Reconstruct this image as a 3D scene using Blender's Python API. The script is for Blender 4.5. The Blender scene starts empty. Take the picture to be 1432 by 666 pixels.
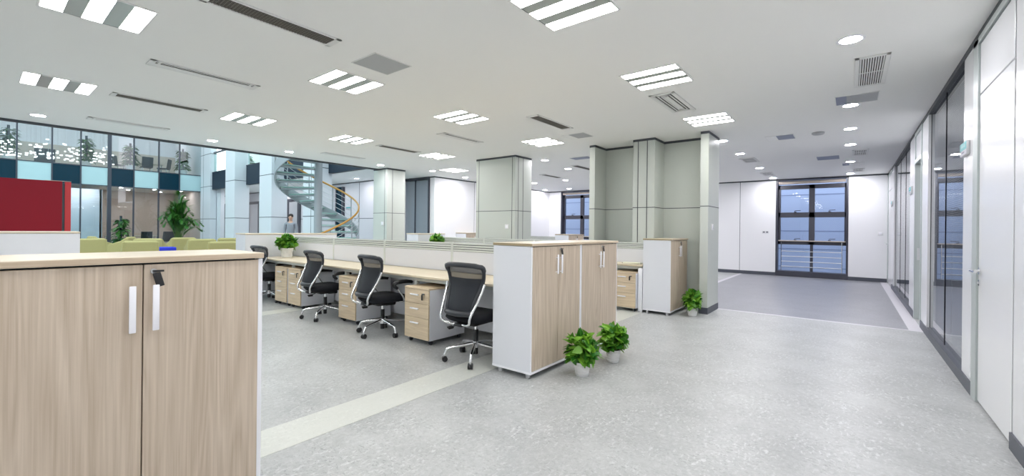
import bpy, bmesh, math, random
from mathutils import Vector, Matrix
SC = bpy.context.scene
COL = SC.collection
PI = math.pi
rnd = random.Random(7)

# ------------------------------------------------------------------ materials
def new_mat(name):
    m = bpy.data.materials.new(name); m.use_nodes = True
    nt = m.node_tree; nt.nodes.clear()
    out = nt.nodes.new('ShaderNodeOutputMaterial')
    return m, nt, out
def srgb(r, g, b):
    f = lambda c: (c/255/12.92) if c/255 <= .04045 else ((c/255+.055)/1.055)**2.4
    return (f(r), f(g), f(b), 1)
def principled(name, col, rough=.5, metal=0, spec=.5, bump=None, var=None, coat=0):
    m, nt, out = new_mat(name)
    b = nt.nodes.new('ShaderNodeBsdfPrincipled')
    b.inputs['Base Color'].default_value = col
    b.inputs['Roughness'].default_value = rough
    b.inputs['Metallic'].default_value = metal
    b.inputs['Specular IOR Level'].default_value = spec
    b.inputs['Coat Weight'].default_value = coat
    nt.links.new(b.outputs[0], out.inputs[0])
    if bump or var:
        tc = nt.nodes.new('ShaderNodeTexCoord')
        n = nt.nodes.new('ShaderNodeTexNoise')
        n.inputs['Scale'].default_value = (bump or var)[0]
        n.inputs['Detail'].default_value = 4
        nt.links.new(tc.outputs['Object'], n.inputs['Vector'])
        if bump:
            bp = nt.nodes.new('ShaderNodeBump'); bp.inputs['Strength'].default_value = bump[1]
            bp.inputs['Distance'].default_value = .01
            nt.links.new(n.outputs['Fac'], bp.inputs['Height'])
            nt.links.new(bp.outputs[0], b.inputs['Normal'])
        if var:
            r = nt.nodes.new('ShaderNodeValToRGB')
            k = var[1]
            r.color_ramp.elements[0].position = .3; r.color_ramp.elements[1].position = .7
            r.color_ramp.elements[0].color = tuple(c*(1-k) for c in col[:3])+(1,)
            r.color_ramp.elements[1].color = tuple(min(1, c*(1+k)) for c in col[:3])+(1,)
            nt.links.new(n.outputs['Fac'], r.inputs['Fac'])
            nt.links.new(r.outputs[0], b.inputs['Base Color'])
    return m
def wood(name, light, dark, axis='Z', rough=.42):
    m, nt, out = new_mat(name)
    b = nt.nodes.new('ShaderNodeBsdfPrincipled'); b.inputs['Roughness'].default_value = rough
    tc = nt.nodes.new('ShaderNodeTexCoord'); oi = nt.nodes.new('ShaderNodeObjectInfo')
    add = nt.nodes.new('ShaderNodeVectorMath'); add.operation = 'ADD'
    sc = nt.nodes.new('ShaderNodeVectorMath'); sc.operation = 'SCALE'; sc.inputs[3].default_value = 7.3
    comb = nt.nodes.new('ShaderNodeCombineXYZ')
    for i in range(3): nt.links.new(oi.outputs['Random'], comb.inputs[i])
    nt.links.new(comb.outputs[0], sc.inputs[0])
    nt.links.new(tc.outputs['Object'], add.inputs[0]); nt.links.new(sc.outputs[0], add.inputs[1])
    def stretched(s, along, detail, dist):
        mp = nt.nodes.new('ShaderNodeMapping')
        v = [s, s, s]; v['XYZ'.index(axis)] = along
        mp.inputs['Scale'].default_value = v
        nt.links.new(add.outputs[0], mp.inputs['Vector'])
        n = nt.nodes.new('ShaderNodeTexNoise'); n.inputs['Scale'].default_value = 1
        n.inputs['Detail'].default_value = detail; n.inputs['Distortion'].default_value = dist
        nt.links.new(mp.outputs[0], n.inputs['Vector'])
        return n.outputs['Fac']
    fine = stretched(150, 3.0, 5, .2); mid = stretched(26, .9, 4, .6); broad = stretched(7, .35, 2, .4)
    # cathedral figure: rings of a stretched noise
    mul = nt.nodes.new('ShaderNodeMath'); mul.operation = 'MULTIPLY'; mul.inputs[1].default_value = 26
    nt.links.new(broad, mul.inputs[0])
    fr = nt.nodes.new('ShaderNodeMath'); fr.operation = 'PINGPONG'; fr.inputs[1].default_value = 1
    nt.links.new(mul.outputs[0], fr.inputs[0])
    def mixf(a, c, f):
        x = nt.nodes.new('ShaderNodeMix'); x.inputs['Factor'].default_value = f
        nt.links.new(a, x.inputs['A']); nt.links.new(c, x.inputs['B']); return x.outputs[0]
    a = mixf(mixf(fine, mid, .45), fr.outputs[0], .16)
    r = nt.nodes.new('ShaderNodeValToRGB')
    r.color_ramp.elements[0].position = .3; r.color_ramp.elements[1].position = .66
    r.color_ramp.elements[0].color = dark; r.color_ramp.elements[1].color = light
    nt.links.new(a, r.inputs['Fac']); nt.links.new(r.outputs[0], b.inputs['Base Color'])
    bp = nt.nodes.new('ShaderNodeBump'); bp.inputs['Strength'].default_value = .12; bp.inputs['Distance'].default_value = .002
    nt.links.new(fine, bp.inputs['Height']); nt.links.new(bp.outputs[0], b.inputs['Normal'])
    nt.links.new(b.outputs[0], out.inputs[0])
    return m
def lino(name, base, amp, rough):
    m, nt, out = new_mat(name)
    b = nt.nodes.new('ShaderNodeBsdfPrincipled'); b.inputs['Roughness'].default_value = rough
    b.inputs['Specular IOR Level'].default_value = .4
    tc = nt.nodes.new('ShaderNodeTexCoord')
    def noise(scale, detail, dist=0., rgh=.6, st=(1, 1, 1)):
        mp = nt.nodes.new('ShaderNodeMapping'); mp.inputs['Scale'].default_value = st
        mp.inputs['Rotation'].default_value = (0, 0, .5)
        nt.links.new(tc.outputs['Object'], mp.inputs['Vector'])
        n = nt.nodes.new('ShaderNodeTexNoise'); n.inputs['Scale'].default_value = scale
        n.inputs['Detail'].default_value = detail; n.inputs['Distortion'].default_value = dist
        n.inputs['Roughness'].default_value = rgh
        nt.links.new(mp.outputs[0], n.inputs['Vector']); return n.outputs['Fac']
    def ramp(src, p0, c0, p1, c1):
        r = nt.nodes.new('ShaderNodeValToRGB')
        r.color_ramp.elements[0].position = p0; r.color_ramp.elements[1].position = p1
        r.color_ramp.elements[0].color = c0; r.color_ramp.elements[1].color = c1
        nt.links.new(src, r.inputs['Fac']); return r.outputs[0]
    def g(k): return tuple(min(1, c*k) for c in base[:3])+(1,)
    fine_ = noise(30, 12, .2, .85); big_ = noise(2.2, 6, .4, .65)
    sm = nt.nodes.new('ShaderNodeMix'); sm.inputs['Factor'].default_value = .42
    nt.links.new(fine_, sm.inputs['A']); nt.links.new(big_, sm.inputs['B'])
    c1 = ramp(sm.outputs[0], .36, g(1-amp*1.0), .64, g(1+amp*.8))
    patch = noise(3.5, 4, .5, .6)
    def gated(src):
        r = nt.nodes.new('ShaderNodeMapRange'); r.inputs['From Min'].default_value = .38; r.inputs['From Max'].default_value = .62
        r.inputs['To Min'].default_value = .25; r.inputs['To Max'].default_value = 1
        nt.links.new(patch, r.inputs['Value'])
        m_ = nt.nodes.new('ShaderNodeMath'); m_.operation = 'MULTIPLY'
        nt.links.new(src, m_.inputs[0]); nt.links.new(r.outputs[0], m_.inputs[1]); return m_.outputs[0]
    def mixc(a, bb, fac):
        x = nt.nodes.new('ShaderNodeMix'); x.data_type = 'RGBA'
        nt.links.new(fac, x.inputs['Factor']); nt.links.new(a, x.inputs['A'])
        x.inputs['B'].default_value = bb; return x.outputs['Result']
    W, K = (1, 1, 1, 1), (0, 0, 0, 1)
    light = ramp(noise(44, 6, .5, .66, (1, .5, 1)), .535, K, .63, (.9, .9, .9, 1))
    dark = ramp(noise(64, 6, .5, .7, (.55, 1, 1)), .545, K, .62, (.85, .85, .85, 1))
    c = mixc(mixc(c1, g(1+amp*1.7), gated(light)), g(1-amp*1.8), gated(dark))
    nt.links.new(c, b.inputs['Base Color'])
    nt.links.new(b.outputs[0], out.inputs[0])
    return m
def glass(name, tint, refl=1.0, ior=1.5, base_refl=0.0):
    m, nt, out = new_mat(name)
    t = nt.nodes.new('ShaderNodeBsdfTransparent'); t.inputs[0].default_value = tint
    g = nt.nodes.new('ShaderNodeBsdfGlossy'); g.inputs['Roughness'].default_value = 0.0
    g.inputs[0].default_value = (refl, refl, refl, 1)
    f = nt.nodes.new('ShaderNodeFresnel'); f.inputs['IOR'].default_value = ior
    geo = nt.nodes.new('ShaderNodeNewGeometry')
    inv = nt.nodes.new('ShaderNodeMath'); inv.operation = 'SUBTRACT'; inv.inputs[0].default_value = 1
    nt.links.new(geo.outputs['Backfacing'], inv.inputs[1])
    mul = nt.nodes.new('ShaderNodeMath'); mul.operation = 'MULTIPLY'
    nt.links.new(f.outputs[0], mul.inputs[0]); nt.links.new(inv.outputs[0], mul.inputs[1])
    src = mul.outputs[0]
    if base_refl:
        a = nt.nodes.new('ShaderNodeMath'); a.operation = 'MULTIPLY_ADD'; a.use_clamp = True
        nt.links.new(inv.outputs[0], a.inputs[0]); a.inputs[1].default_value = base_refl
        nt.links.new(src, a.inputs[2]); src = a.outputs[0]
    mx = nt.nodes.new('ShaderNodeMixShader')
    nt.links.new(src, mx.inputs[0]); nt.links.new(t.outputs[0], mx.inputs[1]); nt.links.new(g.outputs[0], mx.inputs[2])
    nt.links.new(mx.outputs[0], out.inputs[0])
    return m
def emit(name, col, s):
    m, nt, out = new_mat(name)
    e = nt.nodes.new('ShaderNodeEmission'); e.inputs[0].default_value = col; e.inputs[1].default_value = s
    nt.links.new(e.outputs[0], out.inputs[0]); return m
def mesh_fabric(name, col, dens):
    m, nt, out = new_mat(name)
    t = nt.nodes.new('ShaderNodeBsdfTransparent')
    d = nt.nodes.new('ShaderNodeBsdfPrincipled'); d.inputs['Base Color'].default_value = col; d.inputs['Roughness'].default_value = .7
    tc = nt.nodes.new('ShaderNodeTexCoord')
    w = nt.nodes.new('ShaderNodeTexWave'); w.bands_direction = 'Z'; w.inputs['Scale'].default_value = 60
    nt.links.new(tc.outputs['Object'], w.inputs['Vector'])
    r = nt.nodes.new('ShaderNodeMapRange'); r.inputs['To Min'].default_value = dens-.12; r.inputs['To Max'].default_value = dens+.12
    nt.links.new(w.outputs['Fac'], r.inputs['Value'])
    mx = nt.nodes.new('ShaderNodeMixShader')
    nt.links.new(r.outputs[0], mx.inputs[0]); nt.links.new(t.outputs[0], mx.inputs[1]); nt.links.new(d.outputs[0], mx.inputs[2])
    nt.links.new(mx.outputs[0], out.inputs[0]); return m
def leaf_mat(name, a, b_):
    m, nt, out = new_mat(name)
    b = nt.nodes.new('ShaderNodeBsdfPrincipled'); b.inputs['Roughness'].default_value = .38
    geo = nt.nodes.new('ShaderNodeNewGeometry')
    r = nt.nodes.new('ShaderNodeValToRGB'); r.color_ramp.elements[0].color = a; r.color_ramp.elements[1].color = b_
    nt.links.new(geo.outputs['Random Per Island'], r.inputs['Fac']); nt.links.new(r.outputs[0], b.inputs['Base Color'])
    tr = nt.nodes.new('ShaderNodeBsdfTranslucent'); nt.links.new(r.outputs[0], tr.inputs[0])
    mx = nt.nodes.new('ShaderNodeMixShader'); mx.inputs[0].default_value = .22
    nt.links.new(b.outputs[0], mx.inputs[1]); nt.links.new(tr.outputs[0], mx.inputs[2])
    nt.links.new(mx.outputs[0], out.inputs[0]); return m

M = dict(
    floor=lino('linoleum light grey', srgb(172, 174, 174), .24, .38),
    floor_dark=lino('linoleum dark grey', srgb(142, 143, 149), .15, .36),
    strip=lino('linoleum off white', srgb(200, 202, 196), .06, .38),
    strip_pale=lino('linoleum pale grey', srgb(208, 206, 212), .04, .4),
    ceiling=principled('ceiling paint', (.93, .93, .915, 1), .75),
    wall=principled('white wall panel', (.87, .87, .89, 1), .5),
    column=principled('grey green wall panel', srgb(194, 199, 193), .45),
    atrium_col=principled('pale panel', srgb(218, 218, 224), .45),
    gap=principled('dark shadow gap', srgb(74, 78, 84), .6),
    base=principled('dark baseboard', srgb(78, 82, 92), .45),
    frame=principled('dark window frame', srgb(62, 63, 74), .4),
    fascia=principled('navy fascia panel', srgb(30, 44, 60), .5, 0, .3),
    gloss_white=principled('white gloss partition', srgb(226, 227, 230), .22, 0, .6),
    alu=principled('grey green aluminium', srgb(180, 188, 187), .35, .2),
    door_in=principled('grey door', srgb(190, 191, 196), .35),
    blind=principled('grey blind', srgb(128, 131, 138), .6),
    blind_dark=principled('blue grey blind', srgb(150, 158, 168), .6),
    glass=glass('partition glass', (.80, .82, .84, 1), .95, 1.5, .02),
    glass_win=glass('window glass', (.88, .92, .98, 1), .9, 1.5),
    glass_curtain=glass('curtain wall glass', (.78, .85, .88, 1), .9, 1.5, .035),
    glass_rail=glass('balustrade glass', (.8, .9, .88, 1), .9, 1.5, .02),
    tread=principled('green glass tread', srgb(170, 205, 198), .15, 0, .6),
    teal=principled('dark teal spandrel', srgb(8, 46, 62), .25, 0, .2),
    ltblue=principled('light blue spandrel', srgb(176, 200, 205), .2, 0, .4),
    wood=wood('pale oak door', srgb(207, 192, 174), srgb(176, 159, 139), 'Z'),
    wood_y=wood('pale oak edge along y', srgb(208, 191, 168), srgb(180, 161, 138), 'Y'),
    wood_top=wood('pale oak top', srgb(220, 210, 192), srgb(200, 187, 165), 'Y', .4),
    wood_desk=wood('pale oak worktop', srgb(216, 205, 182), srgb(198, 184, 158), 'X', .4),
    wood_draw=wood('pale oak drawer', srgb(218, 200, 172), srgb(192, 172, 144), 'X'),
    lam=principled('white laminate', srgb(222, 224, 230), .4, 0, .5, None, (260, .015)),
    lam_edge=principled('white edge', srgb(238, 239, 244), .35),
    handle=principled('white enamelled handle', srgb(240, 240, 246), .25),
    silver=principled('brushed silver', srgb(205, 206, 208), .35, .6),
    chrome=principled('chrome', (.86, .86, .87, 1), .12, 1),
    black=principled('black plastic', srgb(28, 28, 31), .38),
    dgrey=principled('charcoal plastic', srgb(46, 49, 55), .42),
    cloth=principled('black fabric', srgb(20, 22, 28), .85, 0, .3, (300, .2)),
    mesh=mesh_fabric('black mesh fabric', srgb(20, 22, 28), .56),
    mesh2=mesh_fabric('doubled mesh fabric', srgb(28, 33, 41), .95),
    screen=principled('white felt screen', srgb(218, 219, 224), .7),
    slat=principled('grey white slat', srgb(205, 209, 205), .4),
    pot=principled('white plastic pot', srgb(226, 226, 226), .4),
    soil=principled('soil', srgb(60, 46, 36), .9),
    leaf=leaf_mat('pothos leaf', srgb(40, 112, 34), srgb(136, 190, 62)),
    leaf_dark=leaf_mat('dark leaf', srgb(26, 72, 36), srgb(84, 132, 60)),
    palm=leaf_mat('palm leaf', srgb(26, 84, 34), srgb(86, 140, 54)),
    stem=principled('stem', srgb(90, 120, 60), .6),
    pole=principled('dark moss pole', srgb(50, 62, 72), .8),
    olive=principled('olive upholstery', srgb(180, 163, 110), .75, 0, .3, None, (60, .04)),
    blue=principled('blue upholstery', srgb(38, 46, 190), .7),
    red=principled('red panel', srgb(140, 24, 38), .6, 0, .2),
    red2=principled('red edge', srgb(192, 44, 48), .5),
    steel=principled('grey painted steel', srgb(172, 176, 182), .4, .2),
    rail_wood=principled('golden wood rail', srgb(196, 142, 62), .35),
    beige=principled('beige wall', srgb(208, 196, 182), .6),
    brown=principled('warm brown wall', srgb(206, 184, 168), .6),
    vent=principled('vent frame', (.84, .84, .83, 1), .5),
    ventdark=principled('vent void', srgb(50, 47, 44), .8, 0, .1),  # shade of the open duct, put into the plate colour
    ventslat=principled('vent slat', srgb(118, 114, 106), .6),
    hatch=principled('grey hatch', srgb(176, 178, 180), .5),
    hatch_blue=principled('blue grey hatch', srgb(140, 146, 166), .5),
    diffgrey=principled('louvre reflector', srgb(178, 184, 180), .4, .3),
    tube=emit('lit diffuser', (1, .985, .95, 1), 15),
    spot=emit('lit downlight', (.97, .955, 1, 1), 155),
    glint=emit('painted glass reflections', (1, .98, .95, 1), 1.3),  # glow that paints the reflections in the upper curtain glass
    ext=principled('outside cladding', srgb(158, 168, 188), .7),
    ext_seam=principled('outside cladding seam', srgb(112, 122, 146), .7),
    teal_sign=principled('teal sign', srgb(74, 170, 176), .4),
    grey_sign=principled('grey sign', srgb(190, 190, 200), .4),
    mark=principled('sign marks', srgb(210, 232, 232), .5),
    markd=principled('dark sign marks', srgb(140, 140, 152), .5),
    skin=principled('skin', srgb(206, 160, 136), .5),
    hair=principled('hair', srgb(48, 38, 34), .7),
    shirt=principled('grey jacket', srgb(150, 150, 158), .8),
    trousers=principled('dark trousers', srgb(64, 64, 74), .8),
    socket=principled('socket plate', srgb(226, 226, 228), .4),
    socket_dark=principled('socket inset', srgb(120, 122, 130), .4),
    paper=principled('pale folder', srgb(232, 232, 214), .6),
    tan=principled('pale blind tube', srgb(196, 184, 172), .6),
)

# ------------------------------------------------------------------ mesh builder
class MB:
    def __init__(s): s.v = []; s.f = []; s.mi = []; s.mats = []
    def slot(s, m):
        if m not in s.mats: s.mats.append(m)
        return s.mats.index(m)
    def add(s, vs, fs, m, M4=None):
        o = len(s.v); k = s.slot(m)
        for p in vs:
            p = Vector(p)
            s.v.append(M4 @ p if M4 else p)
        for f in fs: s.f.append(tuple(i+o for i in f)); s.mi.append(k)
        return s
    def box(s, x0, x1, y0, y1, z0, z1, m, M4=None):
        if x0 > x1: x0, x1 = x1, x0
        if y0 > y1: y0, y1 = y1, y0
        if z0 > z1: z0, z1 = z1, z0
        vs = [(x0,y0,z0),(x1,y0,z0),(x1,y1,z0),(x0,y1,z0),(x0,y0,z1),(x1,y0,z1),(x1,y1,z1),(x0,y1,z1)]
        return s.add(vs, [(0,3,2,1),(4,5,6,7),(0,1,5,4),(1,2,6,5),(2,3,7,6),(3,0,4,7)], m, M4)
    def bbox(s, x0, x1, y0, y1, z0, z1, m, b=.004, seg=2, M4=None):
        bm = bmesh.new()
        bmesh.ops.create_cube(bm, size=1)
        for v in bm.verts:
            v.co = Vector(((x0+x1)/2+v.co.x*abs(x1-x0), (y0+y1)/2+v.co.y*abs(y1-y0), (z0+z1)/2+v.co.z*abs(z1-z0)))
        bmesh.ops.bevel(bm, geom=bm.edges[:], offset=b, segments=seg, profile=.5, affect='EDGES')
        return s.frombm(bm, m, M4)
    def frombm(s, bm, m, M4=None):
        bm.verts.index_update()
        s.add([v.co.copy() for v in bm.verts], [[v.index for v in f.verts] for f in bm.faces], m, M4)
        bm.free(); return s
    def cyl(s, p0, p1, r0, m, r1=None, n=12, caps=True):
        p0, p1 = Vector(p0), Vector(p1); r1 = r0 if r1 is None else r1
        return s.tube([p0, p1], [r0, r1], m, n, caps)
    def tube(s, pts, r, m, n=8, caps=True, closed=False):
        pts = [Vector(p) for p in pts]
        if not isinstance(r, (list, tuple)): r = [r]*len(pts)
        rings = []; N = len(pts); prev = None
        for i, p in enumerate(pts):
            if closed: t = pts[(i+1) % N]-pts[i-1]
            else: t = pts[min(i+1, N-1)]-pts[max(i-1, 0)]
            t.normalize()
            if prev is None:
                a = Vector((0,0,1)) if abs(t.z) < .9 else Vector((1,0,0))
                u = t.cross(a).normalized()
            else:
                u = (prev-t*prev.dot(t))
                u = u.normalized() if u.length > 1e-6 else t.orthogonal().normalized()
            prev = u; w = t.cross(u)
            rings.append([p+(u*math.cos(2*PI*k/n)+w*math.sin(2*PI*k/n))*r[i] for k in range(n)])
        vs = [q for ring in rings for q in ring]; fs = []
        for i in range(N if closed else N-1):
            a, b = i*n, ((i+1) % N)*n
            for k in range(n): fs.append((a+k, a+(k+1) % n, b+(k+1) % n, b+k))
        if caps and not closed:
            fs.append(tuple(range(n))[::-1]); fs.append(tuple((N-1)*n+k for k in range(n)))
        return s.add(vs, fs, m)
    def lathe(s, prof, m, n=24, c=(0,0,0), caps=True):
        vs = []; fs = []
        for (r, z) in prof:
            for k in range(n): vs.append((c[0]+r*math.cos(2*PI*k/n), c[1]+r*math.sin(2*PI*k/n), c[2]+z))
        for i in range(len(prof)-1):
            for k in range(n): fs.append((i*n+k, i*n+(k+1) % n, (i+1)*n+(k+1) % n, (i+1)*n+k))
        if caps: fs.append(tuple(range(n))[::-1]); fs.append(tuple((len(prof)-1)*n+k for k in range(n)))
        return s.add(vs, fs, m)
    def prism(s, poly, axis, a, b, m, M4=None):
        # poly: 2d points of the two other axes in order
        def P(u, v, w):
            return {'x': (w, u, v), 'y': (u, w, v), 'z': (u, v, w)}[axis]
        n = len(poly)
        vs = [P(u, v, a) for u, v in poly]+[P(u, v, b) for u, v in poly]
        fs = [tuple(range(n)), tuple(range(2*n-1, n-1, -1))]
        for i in range(n): fs.append((i, i+n, (i+1) % n+n, (i+1) % n))
        return s.add(vs, fs, m, M4)
    def build(s, name, parent=None, smooth=None, fix=True, loc=None, bevel=None):
        me = bpy.data.meshes.new(name)
        me.from_pydata([tuple(v) for v in s.v], [], s.f)
        for m in s.mats: me.materials.append(m)
        for i, p in enumerate(me.polygons): p.material_index = s.mi[i]
        if fix:
            bm = bmesh.new(); bm.from_mesh(me); bmesh.ops.recalc_face_normals(bm, faces=bm.faces[:]); bm.to_mesh(me); bm.free()
        if smooth is not None:
            for p in me.polygons: p.use_smooth = True
            me.set_sharp_from_angle(angle=math.radians(smooth))
        o = bpy.data.objects.new(name, me); COL.objects.link(o)
        if parent: o.parent = parent
        if loc: o.location = loc
        if bevel:
            b = o.modifiers.new('bevel', 'BEVEL'); b.width = bevel; b.segments = 2; b.limit_method = 'ANGLE'
        return o
def tag(o, label=None, cat=None, group=None, kind=None):
    if label: o['label'] = label
    if cat: o['category'] = cat
    if group: o['group'] = group
    if kind: o['kind'] = kind
    return o
def thing(name, label, cat, loc, rz=0, group=None, kind=None):
    o = bpy.data.objects.new(name, None); COL.objects.link(o)
    o.location = loc; o.rotation_euler = (0, 0, rz); o.empty_display_size = .1
    return tag(o, label, cat, group, kind)
def struct(name, mb, **k):
    return tag(mb.build(name, **k), kind='structure')
def copy_tree(o, parent=None):
    c = o.copy(); COL.objects.link(c)
    if parent: c.parent = parent
    for ch in [x for x in SC.objects if x.parent == o]: copy_tree(ch, c)
    return c
def copy_thing(o, loc, rz, label):
    c = copy_tree(o); c.location = loc; c.rotation_euler = (0, 0, rz); c['label'] = label; return c
def arc(c, r, a0, a1, n, plane='xy', h=0):
    out = []
    for i in range(n+1):
        a = a0+(a1-a0)*i/n; u, v = c[0]+r*math.cos(a), c[1]+r*math.sin(a)
        out.append({'xy': (u, v, h), 'xz': (u, h, v), 'yz': (h, u, v)}[plane])
    return out
def smoothpath(pts, n=6):
    pts = [Vector(p) for p in pts]; out = []
    for i in range(len(pts)-1):
        p0, p1, p2, p3 = pts[max(i-1, 0)], pts[i], pts[i+1], pts[min(i+2, len(pts)-1)]
        for k in range(n):
            t = k/n
            out.append(.5*((2*p1)+(p2-p0)*t+(2*p0-5*p1+4*p2-p3)*t*t+(3*p1-p0-3*p2+p3)*t**3))
    out.append(pts[-1]); return out

# ------------------------------------------------------------------ camera
H = 1.3; F = 600.; TH = math.radians(38.25); ROLL = math.radians(.6)
cam = bpy.data.cameras.new('camera'); co = bpy.data.objects.new('camera', cam); COL.objects.link(co)
f = Vector((-math.sin(TH), math.cos(TH), 0)); r = Vector((math.cos(TH), math.sin(TH), 0)); up = Vector((0, 0, 1))
cx = r*math.cos(ROLL)+up*math.sin(ROLL); cy = up*math.cos(ROLL)-r*math.sin(ROLL); cz = -f
co.matrix_world = Matrix(((cx.x, cy.x, cz.x, 0), (cx.y, cy.y, cz.y, 0), (cx.z, cy.z, cz.z, H), (0, 0, 0, 1)))
cam.sensor_width = 36; cam.lens = F/1432*36; cam.shift_y = -12/1432; cam.clip_start = .05
SC.camera = co

# ------------------------------------------------------------------ room shell
CZ = 2.88; XR = .78
mb = MB(); mb.box(-37, 5, -6, 18.5, -.2, 0, M['floor'])
struct('floor', mb)
mb = MB(); mb.box(-2.62, .63, 7.86, 14.98, 0, .002, M['floor_dark']); struct('trim_1', mb)
mb = MB(); mb.box(-2.72, XR, 7.80, 7.86, 0, .002, M['strip_pale']); mb.box(.63, XR-.005, 7.86, 14.98, 0, .002, M['strip_pale'])
mb.box(-2.72, -2.62, 7.86, 14.98, 0, .002, M['strip_pale']); struct('trim_2', mb)
mb = MB(); mb.box(-2.93, -2.59, -6, 7.1, 0, .0015, M['strip']); struct('trim_3', mb)
mb = MB(); mb.box(-7.05, -6.74, -6, 7.1, 0, .0015, M['strip']); struct('trim_4', mb)
mb = MB(); mb.box(-9.9, 5, -6, 15.4, CZ, CZ+.25, M['ceiling'])
mb.box(-11.3, -9.9, 7.6, 9.0, CZ, CZ+.25, M['ceiling'])
struct('ceiling', mb)
mb = MB(); mb.box(-9.96, -9.9, -6, 7.6, CZ-.035, CZ+.6, M['gap']); struct('trim_5', mb)
# wall behind the camera
mb = MB(); mb.box(-9.9, 5, -6.2, -6, 0, CZ, M['wall']); struct('wall_rear', mb)
# far wall with its two window openings
def far_wall():
    mb = MB(); y0, y1 = 15.0, 15.4
    for x0, x1 in ((-9.85, -9.3), (-7.55, -1.76), (-.04, 5)):
        mb.box(x0, x1, y0, y1, .1, CZ, M['wall'])
        mb.box(x0, x1, y0-.012, y1, 0, .1, M['base'])
        mb.box(x0, x1, y0-.006, y1, CZ-.035, CZ, M['gap'])
    for x in (-2.72, -4.3, -5.9): mb.box(x-.006, x+.006, y0-.002, y0, .1, CZ-.035, M['gap'])
    return struct('wall_far', mb)
far_wall()
# white side wall at the left of the office behind the columns
mb = MB()
mb.box(-10.05, -9.85, 8.7, 15.4, .1, CZ, M['wall'])
mb.box(-10.05, -9.84, 8.69, 15.4, 0, .1, M['base']); mb.box(-10.05, -9.844, 8.694, 15.4, CZ-.035, CZ, M['gap'])
for y in (10.45, 12.2, 13.6): mb.box(-9.852, -9.848, y-.006, y+.006, .1, CZ-.035, M['gap'])
struct('wall_left', mb)

# windows in the far wall
def far_window(idx, x0, x1):
    w = thing('window_%d' % idx, None, None, (x0, 15.0, 0), kind='structure')
    L = x1-x0; fr = M['frame']; b = MB()
    yf0, yf1 = .14, .24
    b.box(0, .05, .0, .3, 0, CZ, fr); b.box(L-.05, L, .0, .3, 0, CZ, fr)
    b.box(0, L, .0, .3, CZ-.05, CZ, fr); b.box(0, L, -.02, .3, 0, .16, fr)
    mid = .87*L/1.7
    b.box(.05, L-.05, yf0, yf1, 2.58, 2.70, fr)
    b.box(.05, L-.05, yf0, yf1, 1.74, 1.89, fr); b.box(.05, L-.05, yf0, yf1, .94, 1.04, fr)
    b.box(mid-.07, mid+.07, yf0, yf1, .94, 2.7, fr); b.box(mid-.035, mid+.035, yf0, yf1, .16, .94, fr)
    b.box(.05, .11, yf0, yf1, .94, 2.7, fr); b.box(L-.09, L-.05, yf0, yf1, .94, 2.7, fr)
    b.build('window_frame', w, bevel=.004)
    g = MB()
    g.box(.05, L-.05, .185, .195, .16, 2.8, M['glass_win']); g.build('pane', w)
    h = MB(); h.bbox(.06, L-.06, .05, .13, 1.035, 1.065, M['tan'], .006); h.build('handrail', w, 40)
    g = MB()
    for z in (.29, .44, .59, .74): g.cyl((.14, .1, z), (L-.14, .1, z), .012, M['silver'], n=8)
    for x in (.14, L-.14): g.cyl((x, .1, .16), (x, .1, 1.03), .010, M['chrome'], n=8)
    g.build('guard_bars', w, 40)
    t = MB(); t.cyl((.06, .09, 2.765), (L-.06, .09, 2.765), .045, M['tan'], n=16); t.build('roller_blind', w, 40)
    for cxx, z in ((mid*.55, 1.9), (mid+(L-mid)*.5, 1.9), (mid*.55, 1.075), (mid+(L-mid)*.5, 1.075)):
        k = MB(); k.box(cxx-.03, cxx+.03, .11, .14, z-.02, z+.01, fr); k.tube([(cxx-.02, .1, z), (cxx-.01, .09, z+.04), (cxx+.13, .09, z+.045)], .010, fr, 6)
        k.build('window_handle', w, 40)
    return w
far_window(1, -1.76, -.04)
far_window(2, -9.3, -7.55)
# building opposite
mb = MB(); mb.box(-14, 9, 17.2, 17.5, -2, 4.2, M['ext'])
for z in (.15, .75, 1.35, 1.95, 2.55): mb.box(-14, 9, 17.193, 17.2, z-.012, z+.012, M['ext_seam'])
struct('wall_opposite', mb)

# wall fittings
def plate(name, label, cat, loc, rz, w, h, kind):
    t = thing(name, label, cat, loc, rz)
    b = MB(); b.bbox(-w/2, w/2, -.012, -.0005, -h/2, h/2, M['socket'], .003); b.build('cover_plate', t, 40)
    b = MB()
    if kind == 'double':
        for x in (-w/4, w/4): b.box(x-w*.17, x+w*.17, -.0135, -.012, -h*.26, h*.26, M['socket_dark'])
        b.build('socket_insert', t)
    else:
        b.bbox(-w*.3, w*.3, -.017, -.012, -h*.3, h*.3, M['handle'], .002); b.build('rocker', t, 40)
    return t
plate('wall_socket', 'double socket plate on the white wall left of the far window', 'socket', (-2.02, 15.0, 1.3), 0, .17, .085, 'double')
plate('light_switch', 'white switch plate on the wall right of the far window', 'switch', (.63, 15.0, 1.29), 0, .11, .1, 's')

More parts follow.
